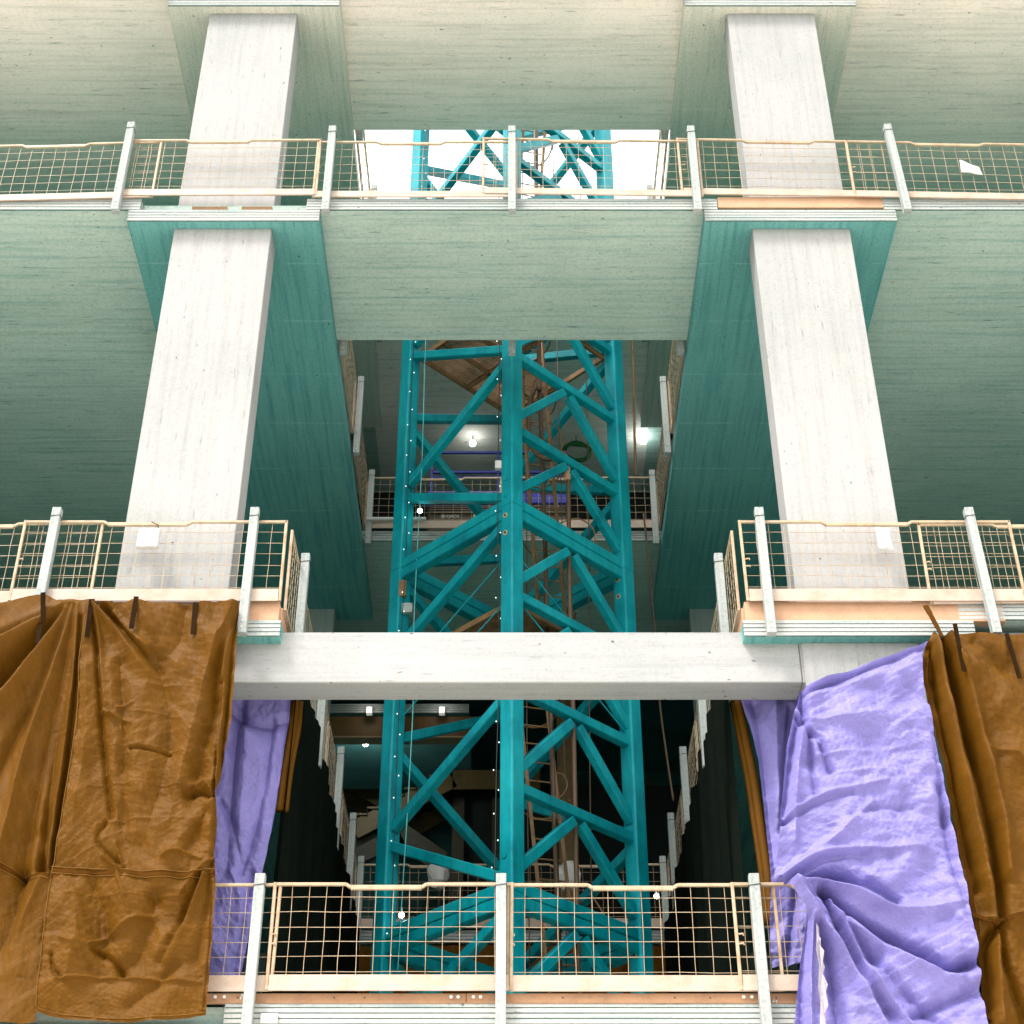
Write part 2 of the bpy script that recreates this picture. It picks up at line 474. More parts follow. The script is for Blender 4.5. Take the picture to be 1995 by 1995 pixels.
# steel strip along the lowest ledge with its bolts
for xa, xb in ((-7.6, -0.452), (-0.448, 7.6)):
    st = bev_box('edge_strip', xa, xb, YF - 0.045, YF - 0.001, F1 - 0.015, F1 + 0.085, M['board_brown'], bld, b=0.004)
    xs = (-2.92, -2.83, -0.60, -0.53) if xa < -1 else (-0.38, -0.31, 2.28, 2.36)
    for x in xs:
        MB().cyl((x, YF - 0.05, F1 + 0.045), (0, 1, 0), 0.017, 0.02, 10).build('bolt', M['white'], st)
    for x in ((-1.75, -1.45, -2.7) if xa < -1 else (0.5, 1.6, 1.95, 2.6)):
        MB().cyl((x, YF - 0.046, F1 + 0.04), (0, 1, 0), 0.008, 0.006, 8).build('bolt_hole', M['black'], st)
def text_mesh(body, size, name, mat, parent, mw):
    cu = bpy.data.curves.new(name, 'FONT'); cu.body = body; cu.size = size
    cu.align_x = 'CENTER'; cu.align_y = 'CENTER'
    to = bpy.data.objects.new(name, cu)
    col.objects.link(to)
    dg = bpy.context.evaluated_depsgraph_get(); dg.update()
    me = bpy.data.meshes.new_from_object(to.evaluated_get(dg))
    bpy.data.objects.remove(to)
    me.transform(mw); me.materials.clear(); me.materials.append(mat)
    o = bpy.data.objects.new(name, me); col.objects.link(o)
    if parent is not None: o.parent = parent
    return o
p = at_y(474, 1943, YF - 0.05)
text_mesh('M', 0.085, 'chalk_mark', M['white'], bld, Matrix.Translation((p.x, YF - 0.050, p.z)) @ Matrix.Rotation(R(90), 4, 'X') @ Matrix.Rotation(R(-12), 4, 'Z'))
p = at_y(1510, 1952, YF - 0.05)
text_mesh('M', 0.06, 'chalk_mark', M['white'], bld, Matrix.Translation((p.x, YF - 0.050, p.z)) @ Matrix.Rotation(R(90), 4, 'X') @ Matrix.Rotation(R(-20), 4, 'Z'))

# deep interior: dark wall of the third floor, teal rear wall, unseen side walls added as light blockers
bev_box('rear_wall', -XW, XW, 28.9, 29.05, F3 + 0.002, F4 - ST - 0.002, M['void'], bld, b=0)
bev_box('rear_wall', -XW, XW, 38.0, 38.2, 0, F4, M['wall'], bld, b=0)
bev_box('rear_ceiling', -XW, XW, 33.6, 37.99, F4 - 2.4, F4 - 2.2, M['wall'], bld, b=0)
for sx in (-1, 1):
    x0, x1 = (XW, XW + 0.2) if sx > 0 else (-XW - 0.2, -XW)
    bev_box('side_light_blocker', x0, x1, 16.4, 38.2, 0, F4, M['wall'], bld, b=0)  # out of view, added to stop daylight entering from the sides
# rear landing edge on the third floor: brown steel trimmer under the slab
YL = 30.42
bev_box('steel_trimmer', -4.2, -0.75, YL + 0.12, YL + 0.28, F3 - ST - 0.52, F3 - ST - 0.003, M['stair'], bld, b=0.006)
bev_box('trimmer_flange', -4.2, -0.75, YL + 0.0, YL + 0.32, F3 - ST - 0.56, F3 - ST - 0.523, M['board'], bld, b=0.004)
tr = bev_box('landing_slab', -4.2, -0.9, YL, 34.0, F3 - ST, F3, M['wall'], bld, b=0.004, top=M['floor'])
bev_box('slab_edge', -4.19, -0.91, YL - 0.02, YL + 0.002, F3 - ST + 0.004, F3 - 0.004, M['lam_core'], tr, b=0)
laminations(tr, -4.2, -0.9, YL - 0.02, F3 - ST, F3)

# ------------------------------------------------------------------ staircase behind the opening
SY = 33.0
stair = thing('staircase', 'brown steel staircase with stepped flights meeting at a landing, deep behind the crane tower', 'staircase', (0, SY, F2))
def flight(pa, pb, ya, yb, n, mat):
    """stringers on both sides from pa up to pb (x, z), sawtooth treads between"""
    for y in (ya, yb):
        MB().bar((pa[0], y, pa[1]), (pb[0], y, pb[1]), 0.06, 0.42, (0, 0, 1)).build('stringer', mat, stair, (0, SY, F2))
    dx, dz = (pb[0]-pa[0])/n, (pb[1]-pa[1])/n
    for k in range(n):
        xa, za = pa[0]+dx*k, pa[1]+dz*k
        x0, x1 = sorted((xa, xa + dx))
        zt = za + max(dz, 0) + 0.22
        t = MB().box(x0, x1, ya - 0.05, yb + 0.05, zt - 0.05, zt, 0)
        xr = xa if dz > 0 else xa + dx - 0.02 * (1 if dx > 0 else -1)
        t.box(min(xr, xr+0.02), max(xr, xr+0.02), ya - 0.05, yb + 0.05, zt - abs(dz) - 0.05, zt - 0.045, 0)
        t.build('tread', M['void'], stair, (0, SY, F2))
        MB().box(x0, x1, ya - 0.075, ya - 0.052, zt - 0.035, zt + 0.004).build('nosing', M['stair'], stair, (0, SY, F2))
pL = at_y(882, 1510, SY); pM = at_y(690, 1610, SY); pR = at_y(1052, 1510, SY)
flight((pM.x, pM.z - 0.1), (pL.x, pL.z - 0.1), SY, SY + 1.4, 8, M['stair'])
MB().box(pL.x, pR.x, SY - 0.03, SY + 0.03, pL.z - 0.35, pL.z + 0.11).build('landing_beam', M['stair'], stair, (0, SY, F2))
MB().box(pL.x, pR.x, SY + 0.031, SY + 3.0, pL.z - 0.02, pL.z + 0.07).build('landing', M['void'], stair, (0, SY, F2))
qa = at_y(655, 1490, SY + 1.9); qb = at_y(745, 1548, SY + 1.9)
flight((qa.x - 0.4, qa.z + 0.1), (qb.x + 0.5, qb.z - 0.45), SY + 1.9, SY + 3.0, 7, M['stair'])
pl0 = at_y(690, 1665, SY + 0.2); pl1 = at_y(780, 1625, SY + 0.2)
MB().bar((pl0.x, SY + 0.2, pl0.z), (pl1.x, SY + 0.2, pl1.z), 0.06, 0.5).build('stringer', M['lift_dark'], stair, (0, SY, F2))
pl2 = at_y(860, 1680, SY + 0.2)
MB().bar((pl1.x, SY + 0.2, pl1.z), (pl2.x, SY + 0.2, pl2.z), 0.06, 0.5).build('stringer', M['lift_dark'], stair, (0, SY, F2))
qr0 = at_y(1245, 1525, SY + 1.0); qr1 = at_y(1335, 1640, SY + 1.0)
MB().bar((qr0.x, SY + 1.0, qr0.z), (qr1.x, SY + 1.0, qr1.z), 0.06, 0.55).build('stringer', M['lift_dark'], stair, (0, SY, F2))
# dark enclosure under the landing and a brown pillar carrying it
pv0 = at_y(885, 1530, SY + 0.6); pv1 = at_y(1060, 1530, SY + 0.6); pvb = at_y(900, 1660, SY + 0.6)
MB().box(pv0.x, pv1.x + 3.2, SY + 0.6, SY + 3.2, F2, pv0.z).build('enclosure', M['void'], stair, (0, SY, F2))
for px in (893, 970):
    pp = at_y(px, 1600, SY + 0.5)
    MB().box(pp.x - 0.13, pp.x + 0.13, SY + 0.4, SY + 0.58, F2, pL.z - 0.36).build('pillar', M['lift_dark'], stair, (0, SY, F2))
pc = at_y(1105, 1600, 29.5)
pil = bev_box('steel_pillar', pc.x - 0.17, pc.x + 0.17, 29.4, 29.74, F2 + 0.002, F3 - ST - 0.002, M['stair'], bld, b=0.01)

# ------------------------------------------------------------------ crane tower
TY, TH = 20.9, 1.69
NODE = {'F': (0.0, TY - TH), 'L': (-TH, TY), 'R': (TH, TY), 'B': (0.0, TY + TH)}
JO = 13.67 + EYE
SEC = 5.83
crane = thing('crane_tower', 'teal painted lattice tower of a crane rising through the floor openings', 'crane', (0, TY, 0))
CL = (0, TY, 0)
def leg_pt(n, z):
    return Vector((NODE[n][0], NODE[n][1], z))
def leg_mesh(n, z0, z1, w=0.235, r=0.028):
    cx, cy = NODE[n]
    prof = []
    for q in range(4):
        a0 = math.pi / 2 * q
        ccx, ccy = [(w/2-r, w/2-r), (-w/2+r, w/2-r), (-w/2+r, -w/2+r), (w/2-r, -w/2+r)][q]
        for k in range(4):
            a = a0 + math.pi / 2 * k / 3
            prof.append((ccx + r*math.cos(a), ccy + r*math.sin(a)))
    c45 = math.cos(math.pi/4)
    prof = [((x - y)*c45 + cx, (x + y)*c45 + cy) for x, y in prof]
    n_ = len(prof)
    vs = [(x, y, z0) for x, y in prof] + [(x, y, z1) for x, y in prof]
    fs = [(i, (i+1) % n_, (i+1) % n_ + n_, i+n_) for i in range(n_)] + [tuple(range(n_-1, -1, -1)), tuple(range(n_, 2*n_))]
    return MB().add(vs, fs)
def brace(name, a, za, b, zb, w=0.13, h=0.14, ta=0.0, tb=1.0):
    p, q = leg_pt(a, za), leg_pt(b, zb)
    A, B = p.lerp(q, ta), p.lerp(q, tb)
    face = Vector((q.x - p.x, q.y - p.y, 0)).normalized()
    nrm = Vector((-face.y, face.x, 0))
    return MB().bar(A, B, h, w, nrm, 0.012).build(name, M['crane'], crane, CL)
for s in range(-3, 4):
    z0 = JO + s*SEC; z1 = z0 + SEC
    zb = max(z0, 0.0)
    if z1 <= 0: continue
    for n in 'FLRB':
        lg = leg_mesh(n, zb + 0.004, z1 - 0.004).build('leg_section', M['crane'], crane, CL)
        if n in 'FR':
            for dz in (0.18, 0.48):                       # bolts either side of the joint, on the front-left face
                for zz, kind in ((z0 + dz, 'bolt_head'), (z1 - dz, 'bolt_socket')):
                    if zz < 0.2: continue
                    nf = Vector((-1, -1, 0)).normalized()
                    c = leg_pt(n, zz) + nf*0.119 + Vector((0.5, -0.5, 0)).normalized()*(-0.012)
                    bo = MB().cyl(c, nf, 0.042, 0.02, 16).build(kind, M['crane'] if kind == 'bolt_head' else M['brass'], lg, CL)
                    if kind == 'bolt_socket':
                        MB().cyl(c + nf*0.012, nf, 0.02, 0.006, 10).build('bolt_hole', M['black'], bo, CL)
    P4 = SEC / 4
    for a, b in (('F', 'L'), ('L', 'B'), ('B', 'R')):
        zs = [z0 + 0.12, z0 + P4, z0 + 2*P4, z0 + 3*P4, z1 - 0.12]
        for k in range(4):
            na, nb = (a, b) if k % 2 == 0 else (b, a)
            if zs[k] < 0: continue
            brace('diagonal_brace', na, zs[k] + (0.07 if k else 0.05), nb, zs[k+1] - (0.07 if k < 3 else 0.05), ta=0.05, tb=0.95)
    for k in range(4):
        zl, zu = z0 + k*P4, z0 + (k+1)*P4
        if zl < 0: continue
        if k < 3: brace('horizontal_brace', 'F', zu, 'R', zu, ta=0.05, tb=0.95, w=0.135, h=0.145)
        mid = 'FR'
        pm = (leg_pt('F', zu - (0.16 if k == 3 else 0.06)) + leg_pt('R', zu - (0.16 if k == 3 else 0.06))) / 2
        for e in 'FR':
            q = leg_pt(e, zl + (0.28 if k == 0 else 0.16)); dirv = (q - pm)
            face = Vector((1, 1, 0)).normalized(); nrm = Vector((-face.y, face.x, 0))
            MB().bar(pm + dirv*0.06, pm + dirv*0.93, 0.14, 0.125, nrm, 0.012).build('diagonal_brace', M['crane'], crane, CL)
    if z0 > 0:
        for a, b in (('F', 'L'), ('L', 'B'), ('B', 'R'), ('R', 'F')):
            for dz in (-0.088, 0.088):
                brace('joint_frame', a, z0 + dz, b, z0 + dz, w=0.15, h=0.165, ta=0.05, tb=0.95)
# thin stay rods in the section above the second ledge
for za, zb_ in ((11.75, 12.95), (11.05, 12.2)):
    MB().tube([leg_pt('L', za + EYE), leg_pt('F', zb_ + EYE) + Vector((-0.1, 0.2, 0))], 0.012, 6).build('stay_rod', M['crane'], crane, CL)
    MB().tube([leg_pt('R', za + EYE - 0.2) , leg_pt('F', zb_ + EYE) + Vector((0.1, 0.2, 0))], 0.012, 6).build('stay_rod', M['crane'], crane, CL)
# service platforms inside the tower
def platform(zp, wid, hole):
    g_ = wid
    ca, sa = math.cos(math.pi/4), math.sin(math.pi/4)
    def w(u, v): return Vector(((u - v)*ca, TY + (u + v)*sa, zp))
    fr = MB()
    for u0, v0, u1, v1 in ((-g_,-g_,g_,-g_), (g_,-g_,g_,g_), (g_,g_,-g_,g_), (-g_,g_,-g_,-g_), (-g_,0,g_,0), (0,-g_,0,g_), (-g_, g_/2, g_, g_/2)):
        fr.bar(w(u0, v0), w(u1, v1), 0.05, 0.09)
    pf = fr.build('platform_frame', M['rust'], crane, CL)
    gr = MB()
    n = 54
    for k in range(n + 1):
        t = -g_ + 2*g_*k/n
        if abs(t) > g_: continue
        hi = g_
        if hole and t > 0: 
            gr.bar(w(t, 0.0) + Vector((0, 0, 0.03)), w(t, g_) + Vector((0, 0, 0.03)), 0.012, 0.03)
        else:
            gr.bar(w(t, -g_) + Vector((0, 0, 0.03)), w(t, g_) + Vector((0, 0, 0.03)), 0.012, 0.03)
    for k in range(14):
        t = -g_ + 2*g_*k/13
        gr.bar(w(-g_, t) + Vector((0, 0, 0.045)), w(0 if (hole and t < 0) else g_, t) + Vector((0, 0, 0.045)), 0.01, 0.012)
    q = gr.build('platform_grating', M['rust'], pf, CL)
platform(17.95 + EYE, 1.08, True)
platform(12.25 + EYE, 0.98, True)
platform(6.4 + EYE, 0.98, True)
# ladders, one per section
def ladder(z0, z1, x0, x1, y0, y1):
    a, b = Vector((x0, y0, z0)), Vector((x1, y1, z1))
    side = Vector((0.2, 0.05, 0))
    o = MB().bar(a - side, b - side, 0.035, 0.05).build('ladder_rail', M['rust'], crane, CL)
    MB().bar(a + side, b + side, 0.035, 0.05).build('ladder_rail', M['rust'], crane, CL)
    n = int((z1 - z0) / 0.28)
    for k in range(1, n):
        p = a.lerp(b, k/n)
        MB().tube([p - side, p + side], 0.012, 6).build('rung', M['rust'], o, CL)
    for k in range(2, n, 5):                              # safety hoops
        p = a.lerp(b, k/n)
        MB().tube([p + Vector((-0.36*math.cos(t), 0.62*math.sin(t) - 0.02, 0)) for t in [math.pi*i/10 for i in range(11)]], 0.014, 5).build('safety_hoop', M['rust'], o, CL)
ladder(12.3 + EYE, 19.3 + EYE, 0.62, 0.25, 20.7, 21.0)
ladder(6.4 + EYE, 12.8 + EYE, 0.75, 0.18, 20.9, 20.9)
ladder(18.4 + EYE, 25.0 + EYE, 0.1, 0.5, 20.9, 21.0)
# junction boxes on the front legs
lf = leg_pt('L', 0)
for px, py, mm, s in ((784, 1147, 'rust', (0.11, 0.28)), (793, 1185, 'white', (0.16, 0.16))):
    p = at_y(px, py, TY - 0.13)
    bev_box('junction_box', p.x - s[0]/2, p.x + s[0]/2, p.y - 0.03, p.y + 0.05, p.z - s[1]/2, p.z + s[1]/2, M[mm] if mm == 'rust' else M['lam'], crane, b=0.008, loc=CL)
p = at_y(971, 906, NODE['F'][1] + 0.02)
bev_box('junction_box', p.x - 0.05, p.x + 0.05, p.y - 0.03, p.y + 0.05, p.z - 0.07, p.z + 0.07, M['white'], crane, b=0.008, loc=CL)

# ------------------------------------------------------------------ hoses, cables and string lights on the tower
def hose(name, pix, Y, r, mat, label, cat='hose', n=8, wob=0.0, group=None):
    pts = []
    for q in pix:
        yy = q[2] if len(q) > 2 else Y
        pts.append(at_y(q[0], q[1], yy))
    pts = spline(pts, 8)
    base = pts[-1]
    o = MB().tube(pts, r, n).build(name, mat, None, tuple(base), smooth=True)
    return tag(o, label, cat, group)
zt_top = 24.6
def up(px, py, Y, z):                                     # the pixel column of a point carried straight up to z
    p = at_y(px, py, Y); return p
p1 = at_y(1052, 665, 20.2); pt = Vector((p1.x - 0.02, 20.2, 27.0))
def hose3(name, pts, r, mat, label, cat='hose'):
    pts = spline(pts, 8)
    o = MB().tube(pts, r, 8).build(name, mat, None, tuple(pts[-1]), smooth=True)
    return tag(o, label, cat)
hose3('supply_hose', [pt] + [at_y(a, b, 20.2) for a, b in ((1050, 700), (1053, 800), (1057, 900), (1060, 1000), (1063, 1100), (1066, 1230), (1072, 1366), (1080, 1600), (1092, 1908))], 0.034, M['hose'],
      'straight dark brown hose hanging down inside the crane tower beside the taped hose', 'hose')
p2 = at_y(1046, 665, 20.1)
hose3('taped_hose', [Vector((p2.x, 20.1, 27.0))] + [at_y(a, b, 20.1) for a, b in ((1050, 690), (1046, 740), (1033, 785), (1031, 840), (1042, 880), (1066, 895), (1090, 887), (1100, 884), (1106, 910), (1108, 1000), (1109, 1120), (1112, 1230), (1116, 1366), (1121, 1600), (1127, 1908))], 0.036, M['hose'],
      'dark brown hose looping sideways and wrapped with pale tape inside the crane tower', 'hose')
pw = at_y(1105, 920, 20.06)
tape = MB()
for k in range(5):
    tape.tube([Vector((pw.x + 0.003*math.sin(k), 20.1, pw.z - 0.13 + k*0.052)), Vector((pw.x, 20.1, pw.z - 0.13 + k*0.052 + 0.05))], 0.05 + 0.004*(k % 2), 10)
tag(tape.build('tape_wrap', M['board'], None, tuple(pw)), 'pale tape wrapped round the looping hose', 'tape')
hose3('drop_cable', [Vector((2.05, 21.3, 22.4)), at_y(1232, 664, 21.3), at_y(1236, 840, 21.3), at_y(1239, 925, 21.3)], 0.022, M['rust'],
      'brown cable hanging from the ceiling between crane tower and mesh barrier', 'cable')
hose3('drop_rope', [at_y(1254, 1000, 22.0), at_y(1262, 1080, 22.0), at_y(1276, 1230, 22.0), at_y(1285, 1366, 22.0), at_y(1300, 1480, 22.0), at_y(1312, 1560, 22.0)], 0.016, M['hose'],
      'dark rope hanging in front of the third floor slab towards the mesh barrier', 'rope')
hose3('cyan_cord', [Vector((at_y(828, 664, 20.55).x, 20.55, 23.5))] + [at_y(a, b, 20.55) for a, b in ((829, 664), (822, 900), (812, 1090), (806, 1230), (805, 1366), (795, 1560), (785, 1720), (775, 1890))], 0.008, M['cyan'],
      'thin cyan cord hanging along the crane tower leg', 'cord')
def coil(c, rad, r, turns, mat, name, label, tilt=0.4):
    pts = []
    for i in range(turns*20 + 1):
        a = 2*math.pi*i/20
        rr = rad * (1 + 0.12*math.sin(i*0.37))
        pts.append(Vector(c) + Vector((rr*math.cos(a), 0.03*math.sin(i*0.9), rr*math.sin(a)*0.8)))
    return tag(MB().tube(pts, r, 6).build(name, mat, None, tuple(c), smooth=True), label, 'hose')
c0 = at_z(1123, 880, F4 - ST - 0.42)
coil(c0, 0.27, 0.03, 4, M['green'], 'coiled_hose', 'coiled green hose hung below the ceiling behind the crane tower')
tag(MB().tube([c0 + Vector((0, 0, 0.2)), Vector((c0.x, c0.y, F4 - ST))], 0.008, 5).build('hanger_wire', M['black'], None, (c0.x, c0.y, F4 - ST)), 'wire carrying the coiled green hose from the ceiling', 'wire')
# loose loops of thin cable inside the tower
for k, (pix, Y, lab) in enumerate((
    ([(1018, 830), (1045, 822), (1075, 825), (1095, 850), (1092, 885)], 20.6, 'thin brown cable arching beside the taped hose'),
    ([(1070, 1010), (1085, 1020), (1125, 1010), (1155, 1030), (1158, 1060), (1150, 1075)], 20.5, 'thin dark cable curling out of the tower at the section joint'),
    ([(1078, 1505), (1098, 1510), (1105, 1530), (1095, 1550), (1080, 1557)], 20.5, 'thin dark cable loop beside the hoses under the cross beam'),
    ([(1150, 1740), (1180, 1790), (1180, 1830), (1160, 1830), (1150, 1800)], 20.5, 'thin dark cable loop behind the lowest barrier'))):
    hose3('loose_cable', [at_y(a, b, Y) for a, b in pix], 0.011, M['rust'], lab, 'cable')

for k, (x0, x1, Yc, lab) in enumerate(((1020, 1026, 20.9, 'thin dark wire hanging inside the tower close to its front leg'), (1140, 1148, 20.8, 'thin dark wire hanging inside the tower between taped hose and outer leg'), (1085, 1098, 21.2, 'thin dark wire hanging inside the tower behind the taped hose'))):
    pa = at_y(x0, 665, Yc)
    hose3('hanging_wire', [Vector((pa.x, Yc, 26.0)), pa, at_y((x0 + x1)/2 + 3, 1000, Yc), at_y(x1, 1366, Yc), at_y(x1 + 6, 1900, Yc)], 0.009, M['hose'], lab, 'wire')

def string_light(pix, Y, label, step=0.27):
    pts = spline([at_y(a, b, Y) for a, b in pix], 10)
    base = tuple(pts[-1])
    t = thing('string_light', label, 'string light', base)
    MB().tube(pts, 0.006, 5).build('cable', M['black'], t, base)
    bl = MB(); acc = 0.0; k = 0
    for a, b in zip(pts[:-1], pts[1:]):
        acc += (b - a).length
        if acc > step:
            acc = 0.0; k += 1
            sd = 0.03 if k % 2 else -0.03
            bl.ball(b + Vector((sd + random.uniform(-0.01, 0.01), -0.02, random.uniform(-0.02, 0.02))), 0.0085, 6, 1.4)
    o = bl.build('bulbs', M['mini'], t, base); o['kind'] = 'stuff'
yl = TY - 0.16
string_light([(838, 150), (822, 420), (806, 668), (800, 800), (795, 950), (790, 1100), (782, 1230), (778, 1366), (772, 1500), (768, 1640), (763, 1750), (757, 1890)], yl, 'string of tiny white bulbs running down the outer tower leg with the junction box')
yf = NODE['F'][1] + 0.05
string_light([(972, 250), (972, 460), (973, 668), (972, 800), (970, 950), (970, 1100), (972, 1230), (971, 1366), (967, 1500), (965, 1640), (963, 1740)], yf, 'string of tiny white bulbs running down beside the front leg of the tower', 0.3)

# ------------------------------------------------------------------ lamps
def lamp(name, p, r, label, hang=None, light=0.0):
    base = (p.x, p.y, p.z + (hang if hang else 0))
    t = thing(name, label, 'lamp', base)
    MB().ball(p, r, 14).build('bulb', M['bulb'], t, base, smooth=True)
    if hang:
        MB().cyl((p.x, p.y, p.z + hang/2 + r*0.5), (0, 0, 1), min(r*0.35, 0.02), hang - r, 8).build('lamp_holder', M['white'], t, base)
    if light:
        ld = bpy.data.lights.new('bulb_light', 'POINT'); ld.energy = light; ld.shadow_soft_size = r*1.1; ld.color = (0.75, 1.0, 0.95)
        lo = bpy.data.objects.new('bulb_light', ld); col.objects.link(lo); lo.parent = t
        lo.location = (0, 0, p.z - base[2] - r*2.2)
pz4 = F4 - ST
q = at_z(921, 864, pz4 - 0.2); lamp('ceiling_lamp', q, 0.065, 'round white lit lamp under the ceiling behind the crane tower, between its legs', 0.2, 0.4)
q = at_y(1253, 859, 26.9); lamp('ceiling_lamp', q, 0.075, 'round white lit lamp beside the end of the floor band, near the brown cable', pz4 - q.z, 2.0)
q = at_y(712, 1447, 31.1); lamp('ceiling_lamp', q, 0.075, 'round white lit lamp hanging under the brown steel trimmer beam', F3 - ST - q.z, 18)
q = at_y(818, 995, 20.6); lamp('work_lamp', q, 0.038, 'small lit lamp hanging on the cyan cord beside the tower leg', 0.1)
q = at_y(782, 1783, 20.6); lamp('work_lamp', q, 0.038, 'small lit lamp on the tower leg behind the lowest barrier', 0.1)
q = at_y(1279, 1746, 25.0); lamp('work_lamp', q, 0.04, 'small lit lamp beside the dark drape next to the big lilac tarp', 0.1)
for k, px in enumerate((719.5, 861.0)):
    q = at_y(px, 1384, YL - 0.1)
    ld = bpy.data.lights.new('fitting_light', 'POINT'); ld.energy = 0.9; ld.shadow_soft_size = 0.06; ld.color = (1.0, 0.95, 0.85)
    lo = bpy.data.objects.new('fitting_light', ld); col.objects.link(lo); lo.location = (q.x, YL - 0.32, q.z)
    o = bev_box('light_fitting', q.x - 0.06, q.x + 0.06, YL - 0.16, YL - 0.03, q.z - 0.09, q.z + 0.06, M['bulb_dim'], None, b=0.01)
    lo.parent = o
    tag(o, ('small white fitting on the far landing edge, nearer the side barrier', 'small white fitting on the far landing edge, nearer the end of the trimmer beam')[k], 'fitting', 'fittings on the far landing edge')

# ------------------------------------------------------------------ edge protection: posts and mesh barriers
def post(x, y, zf, label, group, lean=0.0, top=1.25, bot=0.47):
    w = 0.052
    o = MB().bar((x, y, zf - bot), (x + lean, y, zf + top), 2*w, 2*w, (0, 1, 0), 0.006)
    o = o.build('barrier_post', M['post'], None, (x, y, zf - bot))
    tag(o, label, 'post', group)
    for dz in (0.07, 0.15):
        MB().cyl((x, y - w - 0.003, zf - bot + dz), (0, 1, 0), 0.014, 0.012, 8).build('screw', M['white'], o, (x, y, zf - bot))
    zz = zf + top - 0.13
    wx = x + lean
    MB().tube([(wx - w - 0.004, y + w + .004, zz + .02), (wx - w - .004, y - w - .004, zz), (wx + w + .004, y - w - .004, zz + .015), (wx + w + .004, y + w + .004, zz)], 0.005, 4).build('tie_wire', M['black'], o, (x, y, zf - bot))
    return o

def barrier(p0, p1, label, group=None, h=1.08, toe=0.15, lift=0.0, over=0.0):
    """mesh barrier panel from p0 to p1 (points at floor level); local x runs along it, local -y outwards"""
    p0, p1 = Vector(p0), Vector(p1)
    L = math.hypot(p1.x - p0.x, p1.y - p0.y)
    t = thing('mesh_barrier', label, 'barrier', p0, math.atan2(p1.y - p0.y, p1.x - p0.x), group)
    sl = (p1.z - p0.z) / L
    j = lambda a: random.uniform(-a, a)
    r = 0.016
    zt = h + lift
    a, b = L*0.30, L*0.62
    rail = [(0, 0, zt), (a, 0, zt), (a + 0.05, 0, zt - 0.035), (b, 0, zt - 0.035), (b + 0.05, 0, zt), (L, 0, zt)]
    sh = lambda q: (q[0], q[1], q[2] + sl*q[0])
    rl = MB()
    rail = [sh(q) for q in rail]
    for q0, q1 in zip(rail[:-1], rail[1:]):
        thick = 0.05 if abs((q0[2]-sl*q0[0]) - (zt - 0.035)) < 1e-4 and abs((q1[2]-sl*q1[0]) - (zt - 0.035)) < 1e-4 else 0.034
        rl.bar(q0, q1, 0.034, thick, (0, 0, 1), 0.006)
    rl.build('top_rail', M['barrier'], t)
    for x in (0.0, L):
        MB().bar(sh((x, 0, lift - 0.02)), sh((x + j(0.01), 0, zt + 0.017)), 0.034, 0.034, (0, 1, 0), 0.006).build('upright', M['barrier'], t)
    MB().bar(sh((0, 0.002, lift)), sh((L, 0.002, lift)), 0.03, 0.03, (0, 0, 1)).build('bottom_rail', M['barrier'], t)
    wm = MB()
    n = max(2, round(L / 0.168)); rw = 0.0036
    for k in range(1, n):
        x = L*k/n + j(0.012)
        pts = [sh((x + j(0.005), 0.012 + j(0.004), lift + (zt - lift - 0.02)*i/4)) for i in range(5)]
        wm.tube(pts, rw, 4)
    for k in range(1, 7):
        z = lift + 0.02 + (zt - lift - 0.06)*k/6.6 + j(0.006)
        pts = [sh((L*i/8, 0.02 + j(0.004), z + j(0.0045))) for i in range(9)]
        wm.tube(pts, rw, 4)
    wm.build('wire_mesh', M['barrier'], t)
    if toe:
        tb = MB().box(0.02, L - 0.02, -0.022, -0.004, lift - 0.03, lift + toe - 0.03)
        tb.v = [sh(q) for q in tb.v]
        tb.build('toe_board', M['toe'], t)
    hk = MB()
    for zz in (0.45, 0.55):
        hk.tube([(0.015, -0.005, zz + lift), (0.06, -0.02, zz + lift), (0.062, -0.02, zz + lift - 0.02)], 0.009, 5)
    hk.build('hook', M['barrier'], t)
    return t

yb = YF - 0.055       # barrier plane, against the slab edge; posts stand just outside
yp = YF - 0.135
# upper ledge (third floor)
lab3 = ['mesh barrier on the upper ledge at its outer end above the brown tarp',
        'mesh barrier crossing the upper white column above the brown tarp with its dipped rail',
        'mesh barrier on the upper ledge spanning the opening towards the brown tarp side',
        'mesh barrier on the upper ledge spanning the opening towards the lilac tarp side',
        'mesh barrier crossing the upper white column above the big lilac tarp',
        'mesh barrier on the upper ledge carrying a tilted white sheet']
for lb, (a, b, za, zb2) in zip(lab3, ((-7.75, -4.96, -0.10, 0.0), (-5.42, -2.70, 0.02, 0.03), (-2.74, 0.06, 0.0, 0.0), (-0.40, 2.62, 0.06, 0.0), (2.35, 5.37, 0.06, 0.0), (4.72, 7.75, 0.0, -0.08))):
    barrier((a, yb - 0.012*(lab3.index(lb) % 2), F3 + 0.02 + za), (b, yb - 0.012*(lab3.index(lb) % 2), F3 + 0.02 + zb2), lb, 'mesh barriers along the upper ledge', toe=0.11)
g3 = 'posts along the upper ledge'
post(-5.40, yp, F3, 'pale wooden post on the upper ledge, outside the column above the brown tarp', g3, top=1.38, bot=0.36)
post(-2.54, yp, F3, 'pale upper ledge post at the opening corner beside the column above the brown tarp', g3, top=1.30, bot=0.36)
post(0.0, yp, F3, 'pale wooden post on the upper ledge in front of the crane tower leg', g3, top=1.30, bot=0.36)
post(2.53, yp, F3, 'pale upper ledge post at the opening corner beside the column above the lilac tarp', g3, top=1.30, bot=0.36)
post(5.38, yp, F3, 'pale wooden post on the upper ledge next to the barrier with the white sheet', g3, top=1.34, bot=0.36, lean=-0.06)
